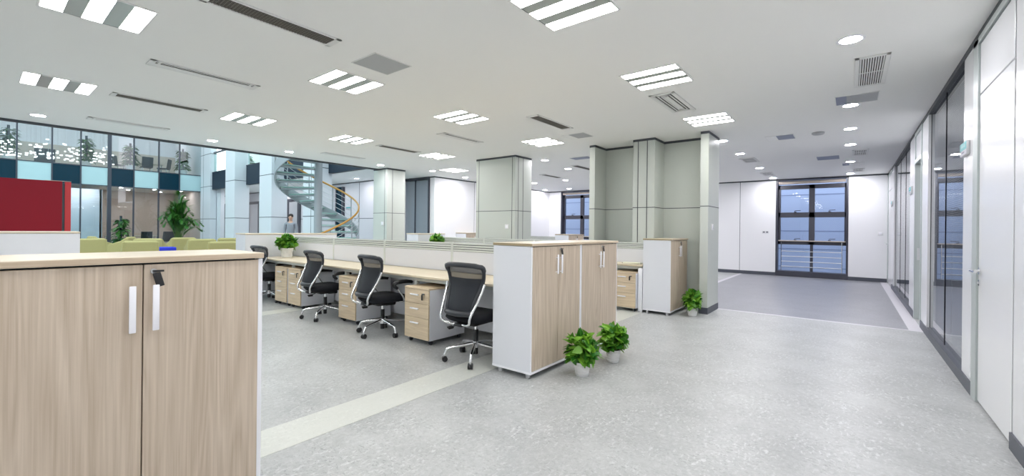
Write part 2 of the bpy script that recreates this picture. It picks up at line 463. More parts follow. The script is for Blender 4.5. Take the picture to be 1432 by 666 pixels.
# ------------------------------------------------------------------ panelled columns and the niche
def panel_col(name, x0, x1, y0, y1, seam_front=(), seam_side=(), z_seam=1.70, m='column', top=CZ, z0=0.0, extra=True, gap=.012):
    b = MB(); k = M[m]
    b.box(x0, x1, y0, y1, z0, top-.04, k); b.box(x0-.004, x1+.004, y0-.004, y1+.004, top-.04, top, M['gap'])
    e = .002
    b.box(x0-e, x1+e, y0-e, y1+e, z_seam-gap/2, z_seam+gap/2, M['gap'])
    for x in seam_front: b.box(x-gap/2, x+gap/2, y0-e, y0, .1, top-.04, M['gap'])
    for y in seam_side: b.box(x1, x1+e, y-gap/2, y+gap/2, .1, top-.04, M['gap'])
    if extra: b.box(x0-.008, x1+.008, y0-.008, y1+.008, z0, .1, M['base'])
    return struct(name, b)
panel_col('wall_pillar_left', -10.12, -9.52, 6.78, 7.36, (-9.62,), (6.95,))
panel_col('wall_pillar_middle', -6.70, -5.58, 7.17, 7.76, (-6.62, -5.66), (7.28, 7.45))
b = MB(); k = M['column']
def npan(x0, x1, y0, y1):
    b.box(x0, x1, y0, y1, .1, CZ-.04, k); b.box(x0-.003, x1+.003, y0-.003, y1, CZ-.04, CZ, M['gap'])
    b.box(x0-.002, x1+.002, y0-.002, y1, 1.694, 1.706, M['gap']); b.box(x0-.008, x1+.008, y0-.008, y1, 0, .1, M['base'])
npan(-1.87, -1.75, 7.18, 7.86)            # right fin
npan(-2.6, -1.87, 7.64, 7.86)             # back of the right bay
npan(-2.98, -2.6, 7.17, 7.86)             # pier
npan(-3.72, -2.98, 7.64, 7.86)            # back of the left bay
npan(-3.83, -3.72, 7.18, 7.86)            # left fin
for x in (-2.89, -2.73): b.box(x-.006, x+.006, 7.167, 7.17, .1, CZ-.04, M['gap'])
struct('wall_niche', b)
def switch_on(loc, rz, label): plate('light_switch', label, 'switch', loc, rz, .1, .1, 's')
switch_on((-5.79, 7.17, 1.36), 0, 'white switch on the grey green middle column')
switch_on((-9.7, 6.78, 1.42), 0, 'white switch on the left column beside the spiral stair')
switch_on((-1.75, 7.42, 1.37), PI/2, 'white switch on the outer side of the niche fin above the potted plant')

# ------------------------------------------------------------------ glazed partition on the right
def partition():
    b = MB(); g = M['gloss_white']
    T = .09
    def white(y0, y1, z0=.1, z1=CZ-.05): b.box(XR, XR+T, y0, y1, z0, z1, g)
    white(-6, 2.7); white(2.712, 3.915); white(5.0, 5.43); white(7.64, 8.2); white(9.0, 9.76); white(13.06, 13.6); white(15.15, 15.0)
    b.box(XR+.02, XR+T-.02, -6, 3.93, .1, CZ-.05, M['gap'])
    struct('wall_right', b)
    b = MB()
    for y0, y1 in ((-6, 3.93), (5.0, 8.2), (9.0, 13.6)): b.box(XR-.012, XR+T+.012, y0, y1, 0, .1, M['base'])
    struct('baseboard_right', b)
    b = MB(); b.box(XR-.004, XR+T, -6, 15.0, CZ-.05, CZ, M['gap']); struct('trim_6', b)
    # three glazed bays
    bays = [(3, 5.43, 6.55), (4, 6.55, 7.64), (5, 9.76, 10.81), (6, 10.81, 11.86), (7, 11.86, 13.06)]
    for n, y0, y1 in bays:
        w = thing('window_%d' % n, None, None, (XR, y0, 0), kind='structure')
        p = MB(); p.box(.03, .04, .012, y1-y0-.012, .1, CZ-.05, M['glass']); p.build('pane', w)
        p = MB(); p.box(.026, .034, -.010, .010, .1, CZ-.05, M['gap']); p.box(.026, .034, y1-y0-.010, y1-y0, .1, CZ-.05, M['gap'])
        p.build('window_frame', w)
        s = MB(); z = .14
        while z < CZ-.08:
            s.add([(.075, .02, z), (.088, .02, z+.016), (.088, y1-y0-.02, z+.016), (.075, y1-y0-.02, z), (.0755, .02, z-.0012), (.0885, .02, z+.0148), (.0885, y1-y0-.02, z+.0148), (.0755, y1-y0-.02, z-.0012)],
                  [(0,1,2,3), (7,6,5,4), (0,4,5,1), (1,5,6,2), (2,6,7,3), (3,7,4,0)], M['blind']); z += .021
        s.build('venetian_blind', w, fix=False)
    # doors
    def door(n, y0, y1, leaf_open=False, hinge_far=True):
        d = thing('door_%d' % n, None, None, (XR, y0, 0), kind='structure'); L = y1-y0
        fr = MB(); a = M['alu']
        fr.box(-.012, T, L-.16, L, 0, CZ-.05, a); fr.box(.004, T, 0, .012, 0, CZ-.05, M['gap']); fr.box(-.012, T, .012, L, CZ-.1, CZ-.05, a)
        fr.build('door_frame', d, bevel=.003)
        lf = MB(); g = M['gloss_white']
        lf.box(.0, .045, .016, L-.168, 2.385, CZ-.11, g); lf.build('transom_panel', d, bevel=.003)
        lf = MB(); lf.box(.0, .045, .016, L-.168, .02, 2.372, M['gloss_white']); leaf = lf.build('door_leaf', d, bevel=.003)
        h = MB(); ys = L-.22
        h.cyl((-.001, ys, 1.02), (-.05, ys, 1.02), .011, M['chrome']); h.cyl((-.001, ys, 1.02), (-.008, ys, 1.02), .026, M['chrome'], n=18)
        h.tube(smoothpath([(-.05, ys+.012, 1.02), (-.052, ys-.03, 1.02), (-.05, ys-.15, 1.018)], 4), .010, M['chrome'], 10)
        h.cyl((-.001, ys, .93), (-.008, ys, .93), .024, M['chrome'], n=18); h.cyl((-.008, ys, .93), (-.014, ys, .93), .009, M['silver'])
        h.build('door_handle', leaf, 40)
        return d
    door(1, 3.93, 5.0)
    # open doorway: frame, transom above it, leaf swung into the room
    d = thing('door_2', None, None, (XR, 8.2, 0), kind='structure'); L = .8
    fr = MB(); a = M['alu']
    fr.box(-.012, T, 0, .05, 0, CZ-.05, a); fr.box(-.012, T, L-.06, L, 0, CZ-.05, a); fr.box(-.012, T, .05, L-.06, 2.36, 2.42, a); fr.box(-.012, T, .05, L-.06, CZ-.1, CZ-.05, a)
    fr.build('door_frame', d)
    b = MB(); b.box(0, .045, .05, L-.06, 2.42, CZ-.1, M['gloss_white']); b.build('transom_panel', d)
    b = MB(); b.box(.10, .86, .0, .042, .02, 2.35, M['gloss_white']); b.build('door_leaf', d)
    b = MB(); b.box(.02, .05, L-.066, L-.0605, .9, 1.08, M['silver']); b.build('strike_plate', d)
    door(3, 13.6, 15.0)
partition()
# rooms behind the partition
b = MB(); b.box(4.2, 4.4, -6, 15.4, 0, CZ, M['wall'])
struct('wall_office', b)
def sign(loc, w, h, label):
    t = thing('door_sign', label, 'sign', loc)
    b = MB(); b.bbox(-.022, -.001, -w/2, w/2, -h/2, h/2, M['silver'], .003); b.build('sign_body', t, 40)
    b = MB(); b.box(-.0235, -.0222, -w/2+.004, w/2-.004, -.01, h/2-.004, M['teal_sign']); p = b.build('upper_plate', t)
    b = MB()
    for k in range(5):
        y = -.085+k*.034
        b.box(-.0245, -.0236, y, y+.022, .018, .022, M['mark']); b.box(-.0245, -.0236, y+.009, y+.013, .012, .038, M['mark']); b.box(-.0245, -.0236, y, y+.022, .03, .034, M['mark'])
    b.build('lettering', p)
    b = MB(); b.box(-.0235, -.0222, -w/2+.004, w/2-.004, -h/2+.004, -.013, M['grey_sign']); p = b.build('lower_plate', t)
    b = MB()
    for k in range(4): b.box(-.0245, -.0236, -.05+k*.026, -.034+k*.026, -.036, -.024, M['markd'])
    b.build('lettering', p)
    return t
sign((XR, 5.30, 2.03), .26, .115, 'teal and grey door sign nearest the camera on the white partition post')
sign((XR, 9.5, 2.0), .3, .12, 'teal and grey door sign on the white post beyond the open doorway')
sign((XR, 13.5, 2.0), .3, .12, 'small teal and grey door sign on the last white post by the far wall')

# ------------------------------------------------------------------ cabinets
def make_cabinet(loc, rz, label, group=None, W=.86, D=.43, Ht=1.18):
    # local: front face at x=0 looking to +x, width along y from 0 to W, body in -x
    t = thing('filing_cabinet', label, 'cabinet', loc, rz, group)
    lam, e = M['lam'], M['lam_edge']; zb = .05; zt = Ht-.028
    b = MB(); th = .018
    b.box(-D+.02, -.001, 0, th, zb, zt, lam); b.box(-D+.02, -.001, W-th, W, zb, zt, lam)
    b.box(-D+.002, -D+.02, 0, W, zb, zt, lam); b.box(-D, 0.004, -.002, W+.002, zb-.002, zb+.018, e)
    b.box(-.0012, .0, 0, th, zb+.018, zt, e); b.box(-.0012, 0., W-th, W, zb+.018, zt, e)
    b.box(-.06, -.04, th, W-th, zb+.018, zt, M['gap'])
    b.build('carcass', t)
    b = MB(); b.bbox(-D-.004, .012, -.002, W+.002, zt+.003, Ht, M['wood_top'], .0025, 1)
    top = b.build('top_board', t, 30)
    # edge band of the board in the darker face wood
    b = MB(); b.box(.0122, .0128, -.001, W+.001, zt+.005, Ht-.003, M['wood_y']); b.box(-D-.003, .011, -.0028, -.0022, zt+.005, Ht-.003, M['edge'] if 'edge' in M else M['wood_y'])
    b.build('edge_band', top)
    for s in (0, 1):
        y0, y1 = (th+.001, W/2-.002) if s == 0 else (W/2+.002, W-th-.001)
        b = MB(); b.bbox(-.016, .003, y0, y1, zb+.02, zt-.004, M['wood'], .0015, 1); d = b.build('door', t, 30)
        yh = W/2-.035 if s == 0 else W/2+.035
        b = MB(); b.bbox(.022, .030, yh-.0105, yh+.0105, .892, 1.07, M['handle'], .003)
        for z in (.91, 1.04): b.cyl((.003, yh, z), (.023, yh, z), .005, M['handle'])
        b.build('handle', d, 40)
        if s == 1:
            yl = W/2+.03
            b = MB(); b.cyl((.003, yl, 1.122), (.012, yl, 1.122), .010, M['silver'], n=16)
            b.box(.012, .022, yl-.004, yl+.03, 1.119, 1.126, M['black'])
            M4 = Matrix.Translation((.02, yl+.006, 1.118)) @ Matrix.Rotation(.25, 4, 'X')
            b.bbox(-.003, .003, -.013, .013, -.058, -.002, M['black'], .003, 2, M4)
            b.build('lock_with_key', d, 40)
    for x in (-.06, -D+.06):
        for y in (.05, W-.05):
            b = MB(); b.cyl((x, y, 0), (x, y, zb-.001), .022, M['silver'], n=16); b.build('foot', t, 40)
    return t
M['edge'] = principled('brown edge band', srgb(158, 142, 112), .5)
cab = make_cabinet((-2.15, -.008, 0), 0, 'large pale oak two-door cabinet filling the left foreground')
copy_thing(cab, (-2.15, 3.0, 0), 0, 'pale oak two-door cabinet with white side beside the nearest office chair')
copy_thing(cab, (-2.15, 3.867, 0), 0, 'pale oak two-door cabinet behind the two potted plants, right one of the middle pair')
copy_thing(cab, (-2.15, 6.64, 0), 0, 'pale oak cabinet standing in the grey green niche by a potted plant')
# cabinets at the far ends of the rows, their white backs to the camera
copy_thing(cab, (-8.86, 3.91, 0), PI, 'white-backed cabinet at the far end of the chair row, nearer of two')
copy_thing(cab, (-8.86, 4.778, 0), PI, 'white-backed cabinet at the far end of the chair row, below the stair rail')
copy_thing(cab, (-8.53, 7.52, 0), PI, 'white-backed cabinet under the blue grey blind, far end of the second row')
copy_thing(cab, (-8.6, .94, .03), PI, 'white-backed cabinet below the red panel at the left edge')
copy_thing(cab, (-6.07, 10.2, 0), 0, 'pale oak cabinet before the left far window, seen through the gap between columns')
copy_thing(cab, (-9.4, 9.6, 0), 0, 'pale oak cabinet against the left white wall beside the middle column')

# ------------------------------------------------------------------ desks and screens
def make_desk(name, label, x0, x1, y0, y1, legs):
    t = thing(name, label, 'desk', (x0, y0, 0))
    L, D = x1-x0, y1-y0
    b = MB(); b.bbox(0, L, 0, D, .725, .75, M['wood_desk'], .003, 1); b.build('worktop', t, 30)
    b = MB(); b.box(.02, L-.02, .06, .09, .68, .724, M['slat']); b.box(.02, L-.02, D-.09, D-.06, .68, .724, M['slat']); b.build('beam', t)
    if D > .5: b = MB(); b.box(.05, L-.05, D-.04, D-.025, .08, .68, M['lam']); b.build('modesty_panel', t)
    for x in legs:
        e_ = .0 if x0+.2 < x < x1-.2 or D < .5 else .24; hw = .009 if -7.25 < x < -7.15 else .022
        x -= x0
        b = MB(); b.bbox(x-hw, x+hw, .07+e_, .12+e_, 0, .724, M['slat'], .004); b.bbox(x-.022, x+.022, D-.12, D-.07, 0, .724, M['slat'], .004)
        b.box(x-hw, x+hw, .12, D-.12, .68, .72, M['slat']); b.build('leg', t, 40)
    return t
make_desk('workstation_desk', 'long pale oak desk top with four office chairs along it', -8.40, -2.6, 3.24, 3.86, (-8.36, -7.205, -5.60, -4.075, -2.63))
make_desk('workstation_desk', 'long desk hidden behind the white screens of the chair row', -8.40, -2.6, 3.92, 4.54, (-8.2, -7.0, -5.5, -4.05, -2.63))
desk2 = make_desk('workstation_desk', 'pale oak desk of the second row, running from the niche cabinet', -8.06, -2.6, 6.66, 7.12, (-8.0, -6.6, -5.2, -3.8))
def make_screen(x0, x1, y, label, group, z0=.752, z1=1.125):
    t = thing('desk_screen', label, 'screen', (x0, y, z0))
    L = x1-x0; h = z1-z0; b = MB()
    b.box(.012, L-.012, -.012, .012, .0, h-.115, M['screen']); b.build('panel', t)
    b = MB()
    for i in range(4):
        z = h-.112+i*.029
        b.bbox(.012, L-.012, -.016, .016, z, z+.022, M['slat'], .004, 2)
    b.box(.012, L-.012, -.006, .006, h-.115, h-.002, M['gap'])
    b.build('slatted_rail', t, 40)
    for x in (.008, L-.008):
        b = MB(); b.box(x-.008, x+.008, -.018, .018, 0, h, M['slat']); b.build('post', t)
    t['group'] = group
    return t
xs = [-8.4, -6.94, -5.49, -4.04, -2.6]
lab = ['white desk screen beside the desk-top potted plant', 'white desk screen seen between the third and second chairs from the camera', 'white desk screen seen between the nearest chair and the second chair', 'white desk screen behind the nearest office chair']
for i in range(4): make_screen(xs[i], xs[i+1], 3.89, lab[i], 'screens along the chair row')
xs2 = [-7.8, -6.42, -5.05, -3.85, -2.6]
lab = ['white slatted screen on the second row, right of its small plant', 'white slatted screen on the second row in front of the middle column',
       'white slatted screen on the second row below the left far window', 'white slatted screen on the second row in front of the niche']
for i in range(4): make_screen(xs2[i], xs2[i+1], 7.14, lab[i], 'screens along the second row', .752, 1.1)
make_screen(-9.3, -7.9, 10.9, 'pale low screen before the far white wall, left half', 'screens at the back', .0, 1.1)
make_screen(-7.9, -6.55, 10.9, 'pale low screen before the far white wall, next to the oak cabinet', 'screens at the back', .0, 1.1)
b = MB(); b.bbox(0, .3, 0, .1, 0, .018, M['paper'], .004); b.box(-.02, .32, .02, .06, 0, .008, M['dgrey'])
t = b.build('document_folder', smooth=30, loc=(-3.02, 6.86, .7505)); tag(t, 'pale folder lying on the second-row desk by the niche cabinet', 'folder')

# ------------------------------------------------------------------ pedestals
def make_pedestal(loc, rz, label, group):
    # local: front face at y=0 looking to -y, width along x centred
    t = thing('drawer_pedestal', label, 'drawer unit', loc, rz, group)
    W, D, z0, z1 = .42, .54, .055, .635
    b = MB(); lam = M['lam']
    b.box(-W/2, -W/2+.016, 0, D, z0, z1-.02, lam); b.box(W/2-.016, W/2, 0, D, z0, z1-.02, lam); b.box(-W/2, W/2, D-.016, D, z0, z1-.02, lam)
    b.box(-W/2, W/2, 0, D, z0, z0+.016, lam); b.box(-W/2+.016, W/2-.016, .03, .04, z0, z1-.03, M['gap']); b.build('carcass', t)
    b = MB(); b.bbox(-W/2-.002, W/2+.002, -.018, D+.002, z1-.019, z1, M['wood_draw'], .002, 1); b.build('top_board', t, 30)
    zs = [(z0+.006, .295), (.299, .455), (.459, z1-.023)]
    for i, (a, c) in enumerate(zs):
        b = MB(); b.bbox(-W/2+.004 if True else 0, W/2-.004, -.018, -.001, a, c, M['wood_draw'], .0015, 1); d = b.build('drawer', t, 30)
        zc = c-.055
        b = MB(); b.bbox(-.085, .055, -.045, -.030, zc-.008, zc+.008, M['handle'], .003)
        for x in (-.065, .035): b.cyl((x, -.018, zc), (x, -.032, zc), .005, M['handle'])
        b.build('handle', d, 40)
        if i == 2:
            b = MB(); b.cyl((.12, -.018, zc+.012), (.12, -.028, zc+.012), .010, M['silver'], n=16); b.box(.112, .150, -.04, -.028, zc+.008, zc+.018, M['black'])
            b.bbox(.104, .128, -.04, -.034, zc-.055, zc+.006, M['black'], .003, 2); b.build('lock_with_key', d, 40)
    for x in (-W/2+.04, W/2-.04):
        for y in (.05, D-.05):
            b = MB(); b.cyl((x-.01, y, .024), (x+.01, y, .024), .024, M['dgrey'], n=16); b.cyl((x, y, .03), (x, y, .054), .012, M['dgrey']); b.build('caster', t, 40)
    return t
G = 'drawer pedestals under the desk'
ped = make_pedestal((-3.835, 3.155, 0), 0, 'pale oak drawer pedestal beside the nearest office chair', G)
copy_thing(ped, (-5.36, 3.21, 0), 0, 'pale oak drawer pedestal between the second and third chairs from the camera')
copy_thing(ped, (-6.965, 3.25, 0), 0, 'pale oak drawer pedestal of the touching pair, nearer one')
copy_thing(ped, (-7.445, 3.25, 0), 0, 'pale oak drawer pedestal of the touching pair, farther one')
p2 = copy_thing(ped, (-2.885, 6.60, 0), 0, 'pale oak drawer pedestal left of the niche cabinet'); p2['group'] = 'second row pedestal'
b = MB(); b.bbox(-.035, .035, 0, .05, 0, .70, M['lam_edge'], .003); b.bbox(-.035, .035, .06, .46, .60, .70, M['lam_edge'], .003)
b.build('leg', desk2, 30, loc=(-2.632+8.06, .0, 0))

# ------------------------------------------------------------------ office chairs
BF = .055   # how far the back sits forward over the seat
def make_chair(loc, rz, label, group):
    t = thing('office_chair', label, 'chair', loc, rz, group)
    ch, bk, dg = M['chrome'], M['black'], M['dgrey']
    # star base
    for i in range(5):
        a = math.radians(-131)+i*2*PI/5; c, s = math.cos(a), math.sin(a); R = .305
        P = lambda rr, z: (rr*c, rr*s, z)
        b = MB(); b.tube(smoothpath([P(.03, .165), P(.12, .152), P(.22, .137), P(.272, .126), P(.288, .108), P(R, .07), P(R, .052)], 4), [.017]*9+[.014]*16, ch, 10)
        leg = b.build('base_leg', t, 50)
        b = MB(); q = Vector((-s, c, 0))
        for sg in (-1, 1):
            cc = Vector(P(R, .027))+q*sg*.013
            b.cyl(cc-q*.0095, cc+q*.0095, .027, bk, n=16)
        b.cyl(P(R, .03), P(R, .058), .012, bk); b.cyl(Vector(P(R, .04))-q*.02, Vector(P(R, .04))+q*.02, .018, dg, n=12)
        b.build('caster', leg, 40)
    b = MB(); b.cyl((0, 0, .125), (0, 0, .185), .032, ch, .028, 16); b.cyl((0, 0, .185), (0, 0, .30), .025, bk, n=16); b.cyl((0, 0, .29), (0, 0, .40), .015, ch, n=12)
    b.cyl((0, 0, .06), (0, 0, .125), .024, bk, n=14)
    b.build('gas_column', t, 40)
    b = MB(); b.bbox(-.075, .075, -.11, .12, .352, .41, bk, .015); b.bbox(-.05, .05, -.27, -.1, .375, .405, bk, .008)
    b.cyl((0, .05, .37), (.0, .17, .36), .035, bk, .028, 14)
    mech = b.build('tilt_mechanism', t, 40)
    b = MB(); b.tube([(-.06, -.03, .375), (-.16, -.06, .345), (-.24, -.09, .31)], [.007, .007, .006], bk, 8)
    b.bbox(-.02, .02, -.035, .035, -.008, .008, bk, .006, 2, Matrix.Translation((-.255, -.095, .302)) @ Matrix.Rotation(.5, 4, 'Y')); b.build('tilt_lever', mech, 40)
    # seat: rounded cushion
    bm = bmesh.new(); bmesh.ops.create_grid(bm, x_segments=14, y_segments=14, size=1)
    top = {}
    vs = []; N = 15
    grid = []
    for j in range(N):
        for i in range(N):
            u, v = -1+2*i/(N-1), -1+2*j/(N-1)
            # squircle mapping
            x = u*math.sqrt(1-.30*v*v); y = v*math.sqrt(1-.30*u*u)
            X = x*.255*(1-.06*(1-(v+1)/2)); Y = y*.275+.015
            e = max(abs(u), abs(v)); edge = 1-e**6
            zt = .468+.028*edge-.02*max(0, v-.5)*2*1.0-.012*math.exp(-((u)/.5)**2)*(1 if v < .6 else .5)
            grid.append((X, Y, zt))
    bm.free()
    b = MB(); vs = list(grid); bot = [(x*.93, y*.93+.001, .41+.0*z) for x, y, z in grid]
    fs = []
    for j in range(N-1):
        for i in range(N-1):
            a = j*N+i; fs.append((a, a+1, a+N+1, a+N)); a += N*N; fs.append((a+N, a+N+1, a+1, a))
    rim = [i for i in range(N)]+[N-1+N*j for j in range(1, N)]+[N*N-1-i for i in range(1, N)]+[N*(N-1)-N*j for j in range(1, N-1)]
    midr = []
    o = 2*N*N
    for k_, i in enumerate(rim):
        x, y, z = grid[i]; vs_m = (x*1.025, (y-.015)*1.025+.015, .44); midr.append(vs_m)
    vs = vs+bot+midr
    for k_ in range(len(rim)):
        a, c = rim[k_], rim[(k_+1) % len(rim)]; ma, mc = o+k_, o+(k_+1) % len(rim)
        fs.append((a, ma, mc, c)); fs.append((ma, a+N*N, c+N*N, mc))
    b.add(vs, fs, M['cloth']); b.build('seat', t, 60)
    # backrest: profile of the S curve
    prof = smoothpath([(0, y_+BF, z_) for _, y_, z_ in [(0, -.335, .495), (0, -.325, .56), (0, -.285, .66), (0, -.245, .75), (0, -.235, .83), (0, -.252, .905), (0, -.278, .948)]], 4)
    def back_pt(u, k, off=0):
        p = prof[k]; z01 = (p.z-.495)/.49
        hw = .158+.075*(3*z01**2-2*z01**3) - (.025*max(0, (z01-.86)/.14)**2)
        return Vector((u*hw, p.y-.055*(1-u*u)*1.0+.03+off, p.z+(.012*(1-u*u) if k > len(prof)-3 else 0)))
    K = len(prof); U = 13
    def panel(k0, k1, mat, name, inset=.93):
        b = MB(); vs = []; fs = []
        for k_ in range(k0, k1+1):
            for i in range(U): vs.append(back_pt((-1+2*i/(U-1))*inset, k_))
        n_ = k1-k0+1
        off = len(vs)
        vs += [v+Vector((0, .004, 0)) for v in vs]
        for k_ in range(n_-1):
            for i in range(U-1):
                a = k_*U+i; fs.append((a, a+1, a+U+1, a+U)); fs.append((a+off+U, a+off+U+1, a+off+1, a+off))
        b.add(vs, fs, mat); return b.build(name, t, 60, fix=False)
    ks = int(K*.66)
    panel(0, ks, M['mesh2'], 'lower_mesh'); panel(ks, K-2, M['mesh'], 'upper_mesh')
    # rim: sides and top of the back, open at the bottom
    path = [back_pt(-1, k_) for k_ in range(0, K-2)]
    path += [back_pt(-.97, K-2), back_pt(-.88, K-1)+Vector((0, 0, -.006))]+[back_pt(-1+2*i/8, K-1) for i in range(1, 8)]+[back_pt(.88, K-1)+Vector((0, 0, -.006)), back_pt(.97, K-2)]
    path += [back_pt(1, k_) for k_ in range(K-3, -1, -1)]
    b = MB(); rr = [.017 if p.z < .9 else .024 for p in path]; b.tube(path, rr, dg, 10); b.build('back_frame', t, 60)
    b = MB(); b.tube([back_pt(-1+2*i/8, 1)+Vector((0, -.004, 0)) for i in range(9)], .027, dg, 12); b.build('lumbar_bar', t, 60)
    # chrome hoop behind and under the seat
    def side(s): return [(s*.236, -.218, .78), (s*.226, -.248, .70), (s*.206, -.298, .60), (s*.190, -.345, .52), (s*.182, -.365, .465), (s*.17, -.357, .425), (s*.12, -.335, .403), (s*.05, -.31, .395)]
    pts = [(x_, y_+BF, z_) for x_, y_, z_ in side(-1)+side(1)[::-1]]
    b = MB(); b.tube(smoothpath(pts, 4), .0125, ch, 10); b.build('chrome_hoop', t, 60)
    # arms
    for s in (-1, 1):
        b = MB(); b.tube(smoothpath([(s*.18, .11, .405), (s*.262, .125, .415), (s*.284, .10, .47), (s*.285, .03, .565), (s*.285, .005, .60)], 5), .011, ch, 10); a_ = b.build('arm_post', t, 60)
        b = MB(); pth = smoothpath([(s*.285, .02, .578), (s*.287, -.025, .615), (s*.285, .0, .647), (s*.28, .09, .655), (s*.27, .205, .65), (s*.262, .24, .638)], 5)
        b.tube(pth, [.016+.008*min(1, i/8) if i < 22 else .02 for i in range(len(pth))], bk, 10); b.build('arm_pad', a_, 60)
    return t
G = 'office chairs along the desk'
def turn_base(c, deg):
    for o in [x for x in SC.objects if x.parent == c and x.name.startswith('base_leg')]: o.rotation_euler.z = math.radians(deg)
chair = make_chair((-2.92, 3.14, 0), math.radians(3), 'black mesh office chair nearest the camera, beside the white-sided cabinet', G)
c = copy_thing(chair, (-4.53, 3.18, 0), math.radians(-3), 'black mesh office chair, second from the camera, left of a single pedestal'); turn_base(c, -16)
c = copy_thing(chair, (-5.94, 3.2, 0), math.radians(-1), 'black mesh office chair, third from the camera, right of the pair of pedestals'); turn_base(c, 10)
c = copy_thing(chair, (-8.02, 3.29, 0), math.radians(5), 'black mesh office chair farthest from the camera, partly behind the big cabinet'); turn_base(c, -18)

# ------------------------------------------------------------------ plants
def leaf(mb, base, d, up_, L, W, mat, curl=.35, fold=.25, n=4):
    d = d.normalized(); s = d.cross(up_).normalized() if d.cross(up_).length > 1e-4 else Vector((1, 0, 0)); nrm = s.cross(d).normalized()
    prof = [0, .75, 1.0, .72, 0] if n == 4 else [0, .85, 1, .9, .65, .35, 0]
    vs = []; fs = []
    m = len(prof)
    for i, w in enumerate(prof):
        t = i/(m-1); c = base+d*(L*t)-nrm*(curl*L*t*t)
        if w == 0: vs += [c]
        else: vs += [c-s*(W*w/2)+nrm*(fold*W*w/2), c, c+s*(W*w/2)+nrm*(fold*W*w/2)]
    # indices
    idx = []; o = 0
    for w in prof: idx.append(o); o += 1 if w == 0 else 3
    for i in range(m-1):
        a, b_ = idx[i], idx[i+1]
        if prof[i] == 0: fs += [(a, b_+1, b_), (a, b_+2, b_+1)]
        elif prof[i+1] == 0: fs += [(a, a+1, b_), (a+1, a+2, b_)]
        else: fs += [(a, a+1, b_+1, b_), (a+1, a+2, b_+2, b_+1)]
    mb.add(vs, fs, mat)
def bushy(loc, label, rad, height, pot_r, pot_h, nleaf, seed, mat='leaf', cat='plant', lsize=.1, group=None):
    R = random.Random(seed)
    t = thing('potted_plant', label, cat, loc, R.uniform(0, 6), group)
    b = MB(); pr = [(pot_r*.70, 0), (pot_r*.74, .004)]
    for i in range(1, 5):
        z = pot_h*i/5; rr = pot_r*(.74+.22*i/5); pr += [(rr, z-.004), (rr+.003, z), (rr+.0005, z+.004)]
    pr += [(pot_r*.97, pot_h*.95), (pot_r, pot_h*.955), (pot_r, pot_h), (pot_r*.9, pot_h), (pot_r*.88, pot_h*.9)]
    b.lathe(pr, M['pot'], 28); b.build('pot', t, 30)
    b = MB(); b.lathe([(pot_r*.86, pot_h*.86), (pot_r*.87, pot_h*.93), (.01, pot_h*.94)], M['soil'], 20); b.build('soil', t, 30)
    fo = MB(); st = MB(); zb = pot_h*.9
    hz = (height-pot_h)*.52; cz_ = pot_h+hz*.78
    n_ = 0
    while n_ < nleaf:
        u = Vector((R.gauss(0, 1), R.gauss(0, 1), R.gauss(0, 1))).normalized(); q = .35+.65*R.random()**.6
        p = Vector((u.x*rad*.82*q, u.y*rad*.82*q, cz_+u.z*hz*q))
        hr = math.hypot(p.x, p.y)
        if p.z < pot_h*1.03 and hr < pot_r*1.15: continue
        if p.z < pot_h*.86: continue
        n_ += 1
        out = Vector((u.x, u.y, u.z*.7+.25))+Vector((R.gauss(0, .45), R.gauss(0, .45), R.gauss(0, .4)))
        L = lsize*R.uniform(.7, 1.2)
        p2 = p-out.normalized()*L*.5
        leaf(fo, p2, out, Vector((u.x*.5+R.gauss(0, .4), u.y*.5+R.gauss(0, .4), 1)), L, L*R.uniform(.6, .8), M[mat], R.uniform(.05, .45), R.uniform(.05, .35), 6)
        if n_ % 3 == 0:
            c0 = Vector((R.uniform(-.5, .5)*pot_r, R.uniform(-.5, .5)*pot_r, zb))
            st.tube(smoothpath([c0, c0*.4+p2*.5+Vector((0, 0, .03)), p2], 3), .0022, M['stem'], 4, False)
    f_ = fo.build('foliage', t, 70, fix=False); st.build('stems', t, 60, fix=False)
    return t
bushy((-1.88, 3.42, 0), 'bushy green pothos in white pot, nearer of two by the middle cabinets', .185, .41, .078, .125, 190, 3, lsize=.105)
bushy((-1.84, 3.97, 0), 'bushy green pothos in white pot, farther of two by the middle cabinets', .18, .39, .078, .125, 190, 5, lsize=.105)
bushy((-1.90, 6.92, 0), 'bushy green pothos in white pot at the foot of the niche fin', .185, .41, .08, .125, 190, 8, lsize=.105)
bushy((-8.05, 3.6, .7505), 'green pothos in white pot on the far end of the long desk', .205, .42, .115, .17, 190, 11, lsize=.125)
bushy((-7.7, 6.88, .7505), 'green pothos on the second-row desk, only its leaves above the screens', .2, .44, .10, .16, 170, 13, lsize=.12)

